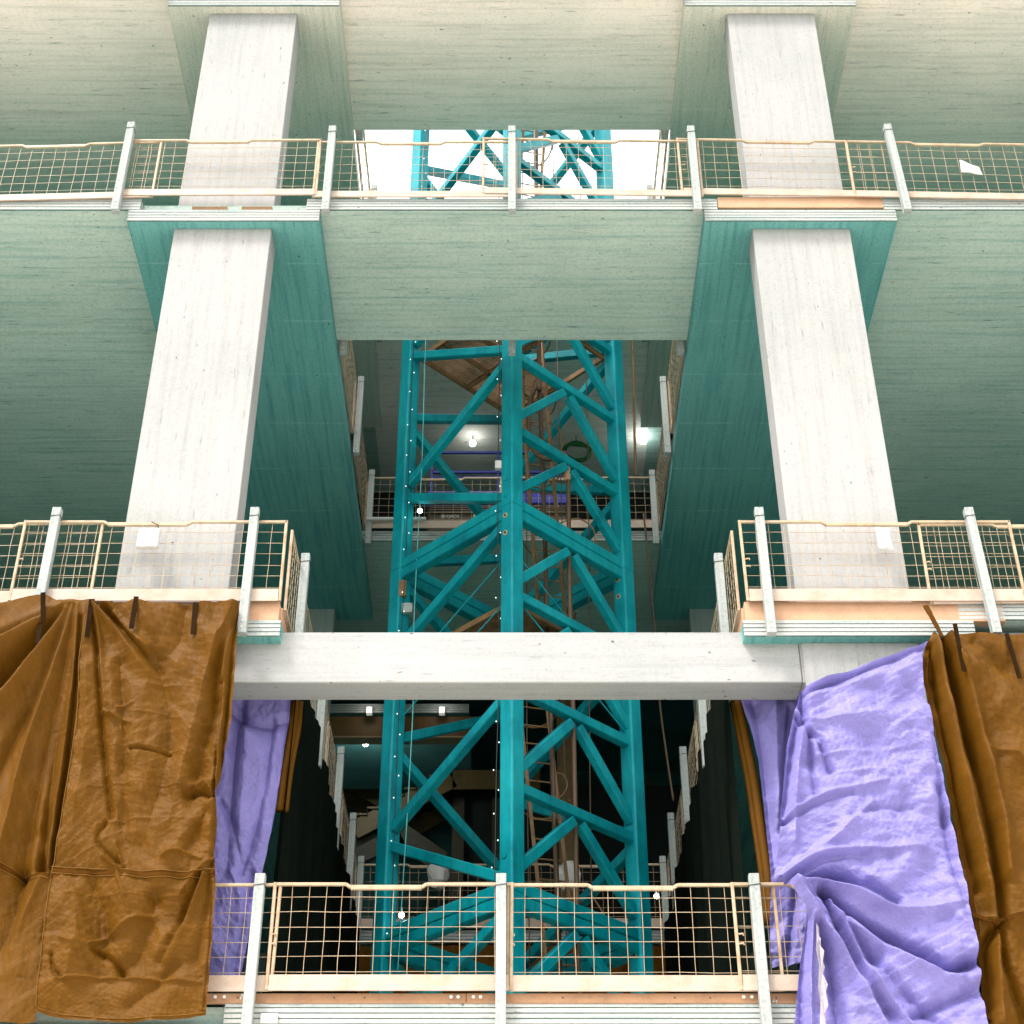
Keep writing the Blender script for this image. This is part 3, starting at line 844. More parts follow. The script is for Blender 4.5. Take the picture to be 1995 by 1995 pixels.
# top ledge: only post feet and the edge show
g4 = 'posts along the top ledge'
for x in (-8.0, -5.38, -2.53, 2.53, 5.38, 8.0):
    post(x, yp, F4, 'pale post foot on the top ledge ' + {8.0: 'out beyond', 5.38: 'just outside', 2.53: 'just inside'}[abs(x)] + (' the brown tarp column' if x < 0 else ' the lilac tarp column'), g4, bot=0.36)
for a, b in ((-7.75, -5.0), (-5.4, -2.6), (-2.72, 0.1), (-0.3, 2.7), (2.4, 5.4), (4.9, 7.75)):
    c = (a + b)/2
    barrier((a, yb, F4 + 0.02), (b, yb, F4 + 0.02), 'mesh barrier on the top ledge ' + ('outside' if abs(c) > 5 else ('above' if abs(c) > 3 else 'over the opening beside')) + (' the brown tarp column' if c < 0 else ' the lilac tarp column'), 'mesh barriers along the top ledge')
# second ledge
lab2 = ['mesh barrier on the second ledge above the brown tarp at its outer end', 'mesh barrier carrying a white box sign in front of a white column',
        'mesh barrier carrying a creased white sheet in front of a white column', 'mesh barrier on the second ledge over the torn brown tarp corner, outermost']
for lb, (a, b, dy, dz) in zip(lab2, ((-7.6, -4.84, 0, -0.04), (-5.75, -2.66, -0.02, 0.0), (2.70, 5.88, -0.02, 0.0), (4.80, 7.7, 0, -0.03))):
    barrier((a, yb + dy, F2 + 0.03 + dz), (b, yb + dy, F2 + 0.03 + dz*0), lb, 'mesh barriers along the second ledge', toe=0.16)
g2 = 'posts along the second ledge'
post(-5.38, yp, F2, 'pale post rising above the bunched top of the brown tarp', g2)
post(-3.04, yp, F2, 'pale post at the inner end of the second ledge over the brown tarp', g2)
post(2.92, yp, F2, 'pale post at the inner end of the second ledge over the cross beam joint', g2)
post(5.45, yp, F2, 'pale post above the strapped corner of the brown tarp beside the lilac one', g2, lean=-0.05)
# lowest ledge
lab1 = ['mesh barrier on the lowest ledge running behind the narrow blue tarp edge', 'mesh barrier on the lowest ledge between brown tarp and the knotty centre post',
        'mesh barrier on the lowest ledge between the knotty centre post and the lilac tarp', 'mesh barrier on the lowest ledge disappearing under the knotted lilac tarp']
for lb, (a, b, dy) in zip(lab1, ((-4.5, -2.38, 0.0), (-2.42, -0.01, -0.02), (-0.04, 2.68, 0.0), (2.26, 4.2, -0.02))):
    barrier((a, yb + dy, F1 + 0.125), (b, yb + dy, F1 + 0.125), lb, 'mesh barriers along the lowest ledge', toe=0.16)
g1 = 'posts along the lowest ledge'
post(-2.57, yp, F1, 'smooth pale post on the lowest ledge beside the narrow blue tarp', g1, bot=0.6, top=1.28)
post(-0.11, yp, F1, 'knotty wooden post in front of the crane tower on the lowest ledge', g1, bot=0.6, top=1.28)
post(2.47, yp, F1, 'pale post on the lowest ledge beside the knotted lilac tarp', g1, bot=0.6, top=1.28)

# barriers and posts round the crane openings
for sx, nm in ((-1, 'brown tarp side'), (1, 'lilac tarp side')):
    xe = sx * 2.60
    for zf, lv, ps, pn in ((F4, 'top floor', (18.75, 21.3, 23.75), ((18.66, 21.4), (21.2, 23.85))),
                           (F3, 'third floor', (18.8, 21.3, 23.93), ((18.7, 21.4), (21.2, 24.02))),
                           (F2, 'second floor', (16.84, 19.4, 22.0, 24.3, 26.0), ((16.12, 18.6), (18.45, 21.0), (20.85, 23.4), (23.25, 26.0)))):
        for y in ps:
            w = 'next to the facade' if y == ps[0] else ('at the far corner' if y == ps[-1] else ('midway' if len(ps) == 3 else ['second', 'third', 'fourth'][ps.index(y) - 1] + ' from the facade'))
            post(xe - sx*0.06, y, zf, f'pale post of the {lv} opening, {nm}, {w}', f'posts round the {lv} crane opening', bot=0.36)
        for a, b in pn:
            w = 'next to the facade' if (a, b) == pn[0] else ('at the rear' if (a, b) == pn[-1] else ['second', 'third'][pn.index((a, b)) - 1] + ' from the facade')
            q0, q1 = ((xe, a), (xe, b)) if sx > 0 else ((xe, b), (xe, a))
            barrier((q0[0] + sx*0.02, q0[1], zf + 0.02), (q1[0] + sx*0.02, q1[1], zf + 0.02), f'mesh barrier along the {lv} opening, {nm}, {w}', f'barriers round the {lv} crane opening')
# dark post feet under the slab edges beside the tower
post(0.0, 18.81, F3, 'dark foot of the post at the middle of the third floor opening edge', 'posts round the third floor crane opening', bot=0.36)
post(0.0, 18.78, F4, 'dark foot of the post at the middle of the top floor opening edge', 'posts round the top floor crane opening', bot=0.36)
for zf, y, lv in ((F4, 23.2, 'top floor'), (F3, 23.95, 'third floor'), (F2, 26.0, 'second floor')):
    for k, (a, b) in enumerate(((-2.55, 0.1), (-0.2, 2.55))):
        barrier((a, y - 0.012*k, zf + 0.03), (b, y - 0.012*k, zf + 0.03), f'mesh barrier across the rear of the {lv} opening, ' + ('brown tarp side' if k == 0 else 'lilac tarp side'), f'barriers round the {lv} crane opening', toe=0.16)
# white tube lying along the rear toe board
p0, p1 = at_y(714, 1011, 23.86), at_y(830, 1011, 23.86)
tag(MB().tube([p0, p1], 0.035, 10).build('white_tube', M['white'], None, tuple(p0)), 'white plastic tube along the rear toe board behind the crane tower', 'tube')

# white sheets tied to the barriers
def sheet(pix, Y, label, name='white_sheet', bulge=0.03):
    P = [at_y(a, b, Y) for a, b in pix]
    n = 8; vs = []; fs = []
    for i in range(n+1):
        for k in range(n+1):
            s, t_ = k/n, i/n
            q = P[0].lerp(P[1], s).lerp(P[3].lerp(P[2], s), t_)
            q.y -= bulge*math.sin(math.pi*s)*math.sin(math.pi*t_*0.9 + 0.2) + 0.006*math.sin(9*s + 5*t_)
            vs.append(q)
    for i in range(n):
        for k in range(n):
            a = i*(n+1)+k; fs.append((a, a+n+1, a+n+2, a+1))
    o = link_mesh(name, vs, fs, M['white'], None, tuple(P[3]), smooth=True)
    md = o.modifiers.new('thickness', 'SOLIDIFY'); md.thickness = 0.006
    return tag(o, label, 'sheet')
sheet(((1869, 311), (1909, 327), (1915, 341), (1873, 335)), yb - 0.045, 'small tilted white sheet tied to the upper ledge barrier', bulge=0.015)
bx = at_y(288, 1046, yb - 0.12)
sg = thing('box_sign', 'white box shaped sign tied to the barrier above the brown tarp', 'sign', (bx.x, bx.y, bx.z - 0.13))
bev_box('box', bx.x - 0.125, bx.x + 0.125, bx.y, bx.y + 0.09, bx.z - 0.13, bx.z + 0.13, M['white'], sg, b=0.012, loc=(bx.x, bx.y, bx.z - 0.13))
MB().tube([(bx.x + 0.1, bx.y + 0.03, bx.z + 0.12), (bx.x + 0.09, bx.y + 0.05, bx.z + 0.2), (bx.x + 0.0, bx.y + 0.06, bx.z + 0.26)], 0.006, 5).build('tie', M['black'], sg, (bx.x, bx.y, bx.z - 0.13))
sheet(((1704, 1027), (1735, 1030), (1741, 1072), (1713, 1070)), yb - 0.06, 'creased white sheet tied to the barrier above the lilac tarp')
p = at_y(522, 1978, yp - 0.01)
o = bev_box('label_card', p.x - 0.085, p.x + 0.085, YF - 0.062, YF - 0.046, p.z - 0.05, p.z + 0.05, M['white'], None, b=0.002)
tag(o, 'small white card fixed to the lowest ledge beside the smooth pale post', 'card')
for px, py, Y, lb in ((853, 1705, 25.6, 'pale bucket shaped bag behind the lowest barrier, between the tower leg and front leg'), (1108, 1708, 25.6, 'crumpled white bag beside the taped hose behind the lowest barrier')):
    p = at_y(px, py, Y)
    m = MB().ball(p, 0.19, 12, 1.35)
    m.v = [tuple(Vector(q) + (Vector(q) - p)*0.35*noise.noise(Vector(q)*6)) for q in m.v]
    tag(m.build('white_bag', M['white'], None, (p.x, p.y, p.z - 0.26)), lb, 'bag')

# ------------------------------------------------------------------ scissor lift on the third floor
LY = 25.0
lc = at_y(895, 1005, LY)
lift = thing('scissor_lift', 'blue scissor lift with dark base parked behind the rear barrier of the third floor', 'lift', (0.2, LY + 0.5, F3))
LL = (0.2, LY + 0.5, F3)
xl = at_y(833, 985, LY).x; xr = at_y(1106, 985, LY).x
zb0 = F3 + 0.28
ch = bev_box('chassis', xl, xr, LY, LY + 0.85, zb0, at_y(900, 986, LY).z, M['lift_dark'], lift, b=0.04, loc=LL)
zpl = at_y(900, 958, LY).z; zpb = at_y(900, 983, LY).z
bev_box('platform', xl - 0.02, xr + 0.02, LY - 0.04, LY + 0.9, zpb, zpl, M['lift'], lift, b=0.02, loc=LL)
sc_ = MB()
for k in range(3):
    z = at_y(900, 986, LY).z - 0.16 + k*0.05
    sc_.bar((xl + 0.05, LY - 0.02, z), (xr - 0.05, LY - 0.02, z + 0.012), 0.05, 0.03)
sc_.build('scissor_arms', M['lift_dark'], lift, LL)
for x in (xl + 0.3, xr - 0.3):
    for y in (LY + 0.08, LY + 0.77):
        MB().cyl((x, y, F3 + 0.19), (0, 1, 0), 0.19, 0.13, 18).build('wheel', M['black'], lift, LL)
zr1, zr2 = at_y(900, 920, LY).z, at_y(900, 882, LY).z
for z in (zr1, zr2):
    MB().bar((xl + 0.06, LY, z), (xr, LY, z), 0.04, 0.045).build('guard_rail', M['lift'], lift, LL)
    MB().bar((xl + 0.06, LY + 0.8, z), (xr, LY + 0.8, z), 0.04, 0.045).build('guard_rail', M['lift'], lift, LL)
for x in (xl + 0.06, (xl + xr)/2, xr):
    MB().bar((x, LY, zpl), (x, LY, zr2), 0.04, 0.04, (0, 1, 0)).build('guard_post', M['lift'], lift, LL)
pt_ = at_y(877, 1008, LY - 0.01)
text_mesh('SKYJACK', 0.088, 'lettering', M['white'], lift, Matrix.Translation((pt_.x - LL[0], LY - 0.05 - LL[1], pt_.z - 0.005 - LL[2])) @ Matrix.Rotation(R(90), 4, 'X'))
pt2 = at_y(928, 1009, LY - 0.01)
emb = MB()
zz = pt2.z
for sgn in (-1, 1):
    emb.bar((pt2.x - 0.025, LY - 0.05, zz - 0.03*sgn), (pt2.x + 0.025, LY - 0.05, zz + 0.03*sgn), 0.012, 0.018, (0, 0, 1))
for a, b in (((-.045, -.045), (.045, -.045)), ((.045, -.045), (.045, .045)), ((.045, .045), (-.045, .045)), ((-.045, .045), (-.045, -.045))):
    emb.bar((pt2.x + a[0], LY - 0.05, zz + a[1]), (pt2.x + b[0], LY - 0.05, zz + b[1]), 0.012, 0.014, (0, 1, 0))
emb.build('emblem', M['white'], lift, LL)
pt3 = at_y(960, 966, LY)
mk = MB()
for dx, a in ((-0.12, 0.5), (0.0, -0.4), (0.08, 0.7)):
    mk.bar((pt3.x + dx, LY - 0.046, pt3.z - 0.05), (pt3.x + dx + 0.06*a, LY - 0.046, pt3.z + 0.05), 0.01, 0.02, (1, 0, 0))
mk.build('emblem', M['white'], lift, LL)
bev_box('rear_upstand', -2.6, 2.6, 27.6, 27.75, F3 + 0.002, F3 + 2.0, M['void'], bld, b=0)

# ------------------------------------------------------------------ tarps
def poly_eval(pts, t):
    """points of a polyline at fractions t of its length"""
    pts = np.array(pts, float)
    d = np.r_[0, np.cumsum(np.hypot(*np.diff(pts, axis=0).T))]; d /= d[-1]
    return np.c_[np.interp(t, d, pts[:, 0]), np.interp(t, d, pts[:, 1])]
def smooth_poly(pts):
    v = spline([(a, b, 0) for a, b in pts], 8)
    return [(q.x, q.y) for q in v]

def fold_height(X, Y, folds, gain=1.0):
    """folds: (polyline, amplitude start, amplitude end, width start, width end[, sharp]); + is towards the street"""
    H = np.zeros_like(X)
    for fd in folds:
        pts, a0, a1, w0, w1 = fd[:5]
        sharp = fd[5] if len(fd) > 5 else 0
        pts = np.array(smooth_poly(pts) if len(pts) > 2 else pts, float)
        mw = max(w0, w1)*(6 if sharp else 3)
        sel = np.nonzero((X > pts[:, 0].min() - mw) & (X < pts[:, 0].max() + mw) & (Y > pts[:, 1].min() - mw) & (Y < pts[:, 1].max() + mw))
        if len(sel[0]) == 0: continue
        x, y = X[sel], Y[sel]
        best = np.full_like(x, 1e9); tt = np.zeros_like(x)
        seg = np.hypot(*np.diff(pts, axis=0).T); tot = seg.sum(); acc = 0.0
        for (p, q, s) in zip(pts[:-1], pts[1:], seg):
            if s < 1e-6: continue
            dx, dy = q - p
            u = np.clip(((x - p[0])*dx + (y - p[1])*dy) / (s*s), 0, 1)
            d = np.hypot(x - p[0] - u*dx, y - p[1] - u*dy)
            m = d < best
            best = np.where(m, d, best); tt = np.where(m, (acc + u*s)/tot, tt)
            acc += s
        a = a0 + (a1 - a0)*tt; w = w0 + (w1 - w0)*tt
        if w0 >= 4 and not sharp: a = a*gain
        elif not sharp: a = a*0.35; w = w*0.7
        H[sel] += a*np.exp(-best/w) if sharp else a*(0.55*np.exp(-(best/w)**2) + 0.45*np.exp(-1.5*best/w))
    return H

def vnoise(x, y, seed=0):
    """smooth value noise, -1 to 1"""
    r = np.random.default_rng(seed); tb = r.uniform(-1, 1, (64, 64))
    xi, yi = np.floor(x).astype(int), np.floor(y).astype(int)
    fx, fy = x - xi, y - yi
    fx, fy = fx*fx*(3 - 2*fx), fy*fy*(3 - 2*fy)
    g = lambda i, j: tb[(xi + i) % 64, (yi + j) % 64]
    return (g(0, 0)*(1-fx) + g(1, 0)*fx)*(1-fy) + (g(0, 1)*(1-fx) + g(1, 1)*fx)*fy

def crumple(PX, PY, amp, seed, count=16, smin=45, smax=170, bias=None):
    """network of straight creases: triangle waves in many directions, each showing only in patches"""
    r = np.random.default_rng(seed); H = np.zeros_like(PX)
    for k in range(count):
        a = r.uniform(0, math.pi) if bias is None else math.radians(r.normal(*bias))
        L = r.uniform(smin, smax)
        wob = 0.12*L*vnoise(PX/L*0.8 + k*7.1, PY/L*0.8 + k*3.3, seed + k)
        ph = ((PX*math.cos(a) + PY*math.sin(a) + wob)/L + r.uniform(0, 9)) % 1.0
        sk = r.uniform(0.12, 0.5)                       # uneven slopes: one side of a crease is steeper
        tri = np.where(ph < sk, ph/sk, (1 - ph)/(1 - sk))
        mask = np.clip(1.6*vnoise(PX/130 + k*5.3, PY/130 + k*9.7, seed + 50 + k), 0, 1)
        H += amp*(L/100)*mask*(tri - 0.5)
    return H

def rand_creases(n, x0, x1, y0, y1, amp, length, ang=(0, 180), seed=1, w=(1.6, 3.2)):
    r = np.random.default_rng(seed); out = []
    for _ in range(n):
        cx, cy = r.uniform(x0, x1), r.uniform(y0, y1)
        a = math.radians(r.uniform(*ang)); L = r.uniform(0.4, 1.0)*length
        bend = r.uniform(-0.25, 0.25)*L
        dx, dy = math.cos(a), math.sin(a)
        pts = [(cx - dx*L/2, cy - dy*L/2), (cx - dy*bend, cy + dx*bend), (cx + dx*L/2, cy + dy*L/2)]
        am = r.uniform(0.25, 0.8)*amp*(1 if r.random() < 0.5 else -1)
        ww = r.uniform(*w)
        out.append((pts, am, 0.0, ww, ww*r.uniform(0.8, 1.5), 1))
        sh_ = [(a - dy*ww*2.2, b + dx*ww*2.2) for a, b in pts]
        out.append((sh_, -am*0.8, 0.0, ww*1.4, ww*1.4))
    return out

def tarp_surface(left, right, top, bottom, nu, nv):
    """Coons patch in photograph pixels"""
    s = np.linspace(0, 1, nu); t = np.linspace(0, 1, nv)
    Lp, Rp = poly_eval(left, t), poly_eval(right, t)
    Tp, Bp = poly_eval(top, s), poly_eval(bottom, s)
    S, T = np.meshgrid(s, t)
    PX = []
    for c in (0, 1):
        a = (1-S)*Lp[:, c][:, None] + S*Rp[:, c][:, None]
        b = (1-T)*Tp[:, c][None, :] + T*Bp[:, c][None, :]
        cc = (1-S)*(1-T)*Tp[0, c] + S*(1-T)*Tp[-1, c] + (1-S)*T*Bp[0, c] + S*T*Bp[-1, c]
        PX.append(a + b - cc)
    return PX[0], PX[1], S, T

def place(PX, PY, Y0, H):
    u = (PX - 997.5)/FPX; v = (997.5 - PY)/FPX
    dy = CP - v*SP; dz = SP + v*CP
    k = Y0/dy
    X = u*k; Z = EYE + dz*k
    return X, Y0 - H, Z

def make_tarp(name, left, right, top, bottom, Y0, folds, mat, label, nu=220, nv=300, extra=None, amp_noise=0.02, nscale=1.1, gain=1.9, cr=(0.034, 3, None)):
    PX, PY, S, T = tarp_surface(left, right, top, bottom, nu, nv)
    H = fold_height(PX, PY, folds, gain)
    if extra is not None: H = H + extra(PX, PY, S, T)
    H = H - amp_noise*(vnoise(PX/110*nscale, PY/140*nscale, 5) + 0.4*vnoise(PX/40*nscale, PY/52*nscale, 6))
    H = H + crumple(PX, PY, cr[0], cr[1], bias=cr[2]) + crumple(PX, PY, cr[0]*0.7, cr[1] + 9, 16, 12, 45, bias=cr[2]) + crumple(PX, PY, cr[0]*0.8, cr[1] + 23, 14, 6, 16, bias=cr[2])
    X, Y, Z = place(PX, PY, Y0, H)
    vs = np.stack([X, Y, Z], -1).reshape(-1, 3)
    idx = np.arange(nu*nv).reshape(nv, nu)
    fs = np.stack([idx[:-1, :-1], idx[1:, :-1], idx[1:, 1:], idx[:-1, 1:]], -1).reshape(-1, 4)
    base = vs[np.argmin(vs[:, 2])].copy()
    me = bpy.data.meshes.new(name)
    me.from_pydata((vs - base).tolist(), [], fs.tolist())
    me.materials.append(mat)
    me.polygons.foreach_set('use_smooth', [True]*len(me.polygons)); me.update()
    o = bpy.data.objects.new(name, me); col.objects.link(o); o.location = base
    tag(o, label, 'tarp')
    def on(px, py, lift=0.006):
        """surface point nearest a photograph pixel"""
        d = (PX - px)**2 + (PY - py)**2
        k = int(np.argmin(d)); i, j = divmod(k, nu)
        w = vs[k]
        uv = place(np.array(px, float), np.array(py, float), Y0, 0.0)
        return Vector((float(uv[0]), float(w[1]) - lift, float(uv[2]))) - Vector(base)
    return o, on

def strap(parent, on, pix, w, mat, name, lift=0.02):
    (a, b) = pix
    A, B = on(*a, lift), on(*b, lift)
    for i in range(9):
        q = on(a[0] + (b[0]-a[0])*i/8, a[1] + (b[1]-a[1])*i/8, lift)
        d = q.y - (A.y + (B.y - A.y)*i/8)
        if d < 0: A.y += d; B.y += d
    return MB().bar(A, B, w, 0.010, (0, 1, 0), 0.002).build(name, mat, parent)

def ribbon(parent, on, pix, w, mat, name, lift=0.008, n=6):
    pts = spline([(a, b, 0) for a, b in pix], n) if len(pix) > 2 else [Vector((*pix[0], 0)).lerp(Vector((*pix[1], 0)), i/10) for i in range(11)]
    P = [on(q.x, q.y, lift) for q in pts]
    m = MB()
    vs = []; fs = []
    for i, p in enumerate(P):
        d = (P[min(i+1, len(P)-1)] - P[max(i-1, 0)]); d.y = 0
        d = d.normalized() if d.length > 1e-6 else Vector((1, 0, 0))
        s = Vector((-d.z, 0, d.x))*w/2
        vs += [p - s, p + s, p + s + Vector((0, 0.012, 0)), p - s + Vector((0, 0.012, 0))]
    for i in range(len(P)-1):
        a, b = 4*i, 4*i+4
        for k in range(4):
            fs.append((a+k, a+(k+1) % 4, b+(k+1) % 4, b+k))
    return m.add(vs, fs).build(name, mat, parent)

YT = 15.74
# --- brown tarp hung from the second ledge, with the big gathered folds
fA = [
 ([(128, 1178), (70, 1240), (-10, 1318)], -0.05, -0.16, 8, 20),
 ([(132, 1176), (80, 1260), (-10, 1385)], 0.04, 0.10, 8, 18),
 ([(120, 1180), (60, 1215), (-20, 1262)], 0.05, 0.08, 10, 22),
 ([(100, 1192), (20, 1226), (-20, 1236)], -0.03, -0.06, 6, 10),
 ([(138, 1178), (95, 1290), (20, 1450), (-30, 1560)], -0.03, -0.07, 7, 18),
 ([(142, 1176), (95, 1330), (45, 1480), (5, 1650), (-20, 1720)], 0.04, 0.09, 8, 16),
 ([(146, 1178), (118, 1330), (75, 1520), (40, 1700)], -0.02, -0.06, 6, 16),
 ([(150, 1178), (130, 1330), (100, 1490), (80, 1690)], 0.02, -0.09, 6, 12),
 ([(152, 1200), (140, 1340), (112, 1560), (95, 1690)], 0.02, 0.05, 4, 6),
 ([(156, 1200), (146, 1340), (120, 1560), (104, 1690)], -0.04, -0.07, 4, 6),
 ([(40, 1700), (20, 1800), (-10, 1860)], -0.07, -0.03, 14, 20),
 ([(80, 1710), (40, 1800), (20, 1850)], 0.04, 0.01, 8, 10),
]
def exA(PX, PY, S, T):
    return 0.015*np.sin(PX*0.05 + PY*0.01)
oA, onA = make_tarp('brown_tarp', [(-420, 1185), (-420, 1990)], [(186, 1168), (160, 1260), (152, 1400), (118, 1640), (68, 1990)],
    [(-420, 1200), (-60, 1200), (0, 1175), (60, 1166), (88, 1160), (110, 1170), (186, 1168)], [(-420, 1985), (0, 1982), (40, 1984), (68, 1979)], YT + 0.03,
    fA + rand_creases(60, -60, 150, 1250, 1980, 0.010, 70, seed=3), M['tarp'], 'brown tarp gathered into long folds at the top, outermost on the second ledge', 330, 460, exA, cr=(0.022, 30, (20, 22)))
# --- brown tarp beside it: swag fold, pinched edge, stitched seam
sw = 0.0
fB = [
 ([(186, 1172), (205, 1186), (232, 1214), (258, 1248), (280, 1275), (312, 1305)], -0.10, -0.02, 9, 8),
 ([(186, 1178), (205, 1200), (232, 1232), (252, 1262), (275, 1296), (305, 1320)], 0.08, 0.03, 8, 14),
 ([(220, 1190), (255, 1235), (285, 1262)], 0.04, 0.05, 6, 10),
 ([(182, 1176), (192, 1230), (196, 1290), (206, 1380)], 0.05, 0.015, 5, 7),
 ([(178, 1190), (186, 1250), (192, 1320), (200, 1450), (215, 1590)], -0.05, -0.035, 5, 7),
 ([(232, 1290), (240, 1400), (242, 1500), (240, 1600)], -0.035, -0.03, 14, 14),
 ([(218, 1330), (222, 1470), (228, 1590)], 0.02, 0.02, 16, 18),
 ([(452, 1182), (425, 1240), (405, 1300), (380, 1400), (350, 1510), (330, 1600)], 0.05, 0.03, 14, 22),
 ([(462, 1184), (446, 1230), (425, 1300), (415, 1390), (392, 1470), (372, 1560)], -0.07, -0.05, 10, 22),
 ([(290, 1310), (270, 1420), (280, 1540)], 0.02, 0.02, 26, 30),
 ([(455, 1180), (438, 1290), (428, 1420), (422, 1552)], 0.05, 0.05, 8, 4),
 ([(461, 1180), (450, 1290), (438, 1420), (426, 1552)], -0.03, -0.05, 4, 4),
 ([(432, 1330), (424, 1440), (418, 1552)], -0.04, -0.05, 4, 4),
 ([(424, 1560), (418, 1620), (412, 1690)], -0.06, -0.03, 5, 6),
 ([(430, 1560), (428, 1620), (424, 1700)], 0.05, 0.04, 4, 6),
 ([(415, 1562), (380, 1600), (330, 1660)], 0.03, 0.03, 10, 26),
 ([(412, 1545), (395, 1522), (372, 1528)], 0.06, 0.03, 9, 9),
 ([(408, 1550), (390, 1540), (365, 1545)], -0.07, -0.04, 7, 9),
 ([(400, 1580), (370, 1640), (350, 1670)], -0.05, -0.03, 10, 16),
 ([(416, 1672), (380, 1700), (350, 1740)], 0.03, 0.02, 5, 10),
 ([(400, 1705), (380, 1760), (350, 1820), (322, 1870)], 0.05, 0.05, 5, 14),
 ([(392, 1702), (365, 1760), (335, 1830), (312, 1870)], -0.045, -0.05, 5, 12),
 ([(408, 1705), (398, 1790), (380, 1880)], -0.03, -0.03, 6, 14),
 ([(225, 1690), (240, 1740), (255, 1780)], 0.03, 0.01, 5, 6),
 ([(300, 1750), (290, 1800), (270, 1860), (240, 1885)], -0.05, -0.05, 20, 26),
 ([(176, 1835), (220, 1815), (260, 1790), (300, 1780)], 0.04, 0.02, 4, 6),
 ([(100, 1860), (105, 1890), (120, 1910)], -0.03, -0.02, 5, 6),
 ([(180, 1845), (220, 1870), (235, 1895)], -0.03, -0.04, 5, 7),
 ([(120, 1830), (150, 1845), (170, 1880)], 0.025, 0.015, 5, 6),
 ([(300, 1260), (330, 1400), (318, 1500), (280, 1640)], -0.06, -0.04, 26, 30), ([(170, 1300), (165, 1450), (140, 1620)], 0.05, 0.03, 14, 20),
 ([(270, 1180), (300, 1230), (340, 1290)], 0.04, 0.02, 16, 22), ([(360, 1180), (345, 1250), (300, 1300)], -0.04, -0.02, 14, 20),
 ([(130, 1720), (150, 1800), (130, 1900)], 0.04, 0.03, 22, 26), ([(180, 1720), (205, 1800), (190, 1900)], -0.04, -0.04, 18, 24), ([(345, 1880), (300, 1920), (250, 1960)], -0.03, -0.03, 12, 14),
 # storage creases
 ([(215, 1338), (270, 1330), (380, 1336)], 0.022, 0.022, 3, 3), ([(255, 1387), (320, 1388), (348, 1396)], 0.028, 0.022, 3, 3),
 ([(160, 1462), (255, 1452), (330, 1458), (408, 1476)], 0.028, 0.02, 3.5, 3), ([(255, 1458), (330, 1465)], -0.03, -0.02, 4, 3),
 ([(170, 1532), (245, 1526), (330, 1528), (406, 1534)], 0.026, 0.022, 3, 3), ([(190, 1604), (250, 1595), (330, 1594), (400, 1598)], 0.03, 0.02, 3.5, 3),
 ([(110, 1742), (200, 1742), (360, 1746)], 0.02, 0.02, 3, 3), ([(110, 1910), (200, 1902), (390, 1915)], 0.025, 0.02, 4, 4),
 ([(335, 1346), (326, 1386)], 0.018, 0.018, 3, 3), ([(305, 1595), (300, 1660)], 0.018, 0.012, 3, 3), ([(322, 1387), (320, 1460)], 0.012, 0.012, 3, 3),
 ([(200, 1385), (230, 1405), (240, 1425)], 0.03, 0.02, 4, 4), ([(215, 1395), (255, 1410)], 0.03, 0.02, 4, 5), ([(230, 1380), (258, 1370)], 0.025, 0.01, 4, 4),
 ([(205, 1600), (190, 1640), (240, 1690)], -0.03, -0.02, 5, 6), ([(130, 1680), (180, 1650), (235, 1615)], 0.025, 0.02, 3.5, 4), ([(200, 1670), (235, 1690), (225, 1640)], 0.03, 0.02, 4, 5),
 ([(320, 1670), (355, 1660), (390, 1672)], 0.03, 0.015, 4, 5),
]
oB, onB = make_tarp('brown_tarp', [(180, 1168), (158, 1260), (150, 1400), (114, 1640), (100, 1720), (66, 1968)],
    [(464, 1172), (459, 1290), (450, 1400), (436, 1480), (421, 1552), (420, 1600), (416, 1660), (421, 1700), (416, 1800), (401, 1978)],
    [(180, 1168), (190, 1166), (230, 1172), (464, 1172)], [(66, 1964), (100, 1974), (140, 1984), (250, 1990), (340, 1984), (401, 1978)], YT - 0.03,
    fB + rand_creases(60, 110, 420, 1260, 1900, 0.009, 60, seed=5) + rand_creases(60, 80, 410, 1905, 1980, 0.012, 28, seed=6), M['tarp'],
    'brown tarp with a swag fold and pinched edge beside the narrow blue tarp', 360, 560, None)
for oo, on_, pix in ((oB, onB, [(100, 1694), (200, 1698), (300, 1704), (360, 1706), (418, 1700)]), (oA, onA, [(-60, 1690), (0, 1690), (40, 1700), (95, 1706)])):
    sm = ribbon(oo, on_, pix, 0.045, M['seam'], 'seam', 0.012)
    for dv in (-6, 6):
        ribbon(oo, on_, [(a, b + dv) for a, b in pix], 0.006, M['thread'], 'stitching', 0.016)
for pix in ([(168, 1180), (156, 1270), (149, 1400), (113, 1640), (100, 1700)], [(98, 1712), (84, 1830), (69, 1960)]):
    ribbon(oB, onB, pix, 0.006, M['thread'], 'stitching', 0.012)
ribbon(oB, onB, [(72, 1962), (140, 1978), (250, 1984), (398, 1973)], 0.006, M['thread'], 'stitching', 0.012)
ribbon(oB, onB, [(412, 1715), (410, 1800), (395, 1970)], 0.014, M['seam'], 'hem', 0.010)
for oo, on_, pix in ((oA, onA, [(88, 1164), (86, 1215)]), (oA, onA, [(80, 1215), (76, 1258)]), (oB, onB, [(182, 1176), (169, 1240)]), (oB, onB, [(269, 1172), (258, 1231)]), (oB, onB, [(381, 1173), (376, 1236)])):
    strap(oo, on_, pix, 0.055, M['tarp_strap'], 'webbing_strap')

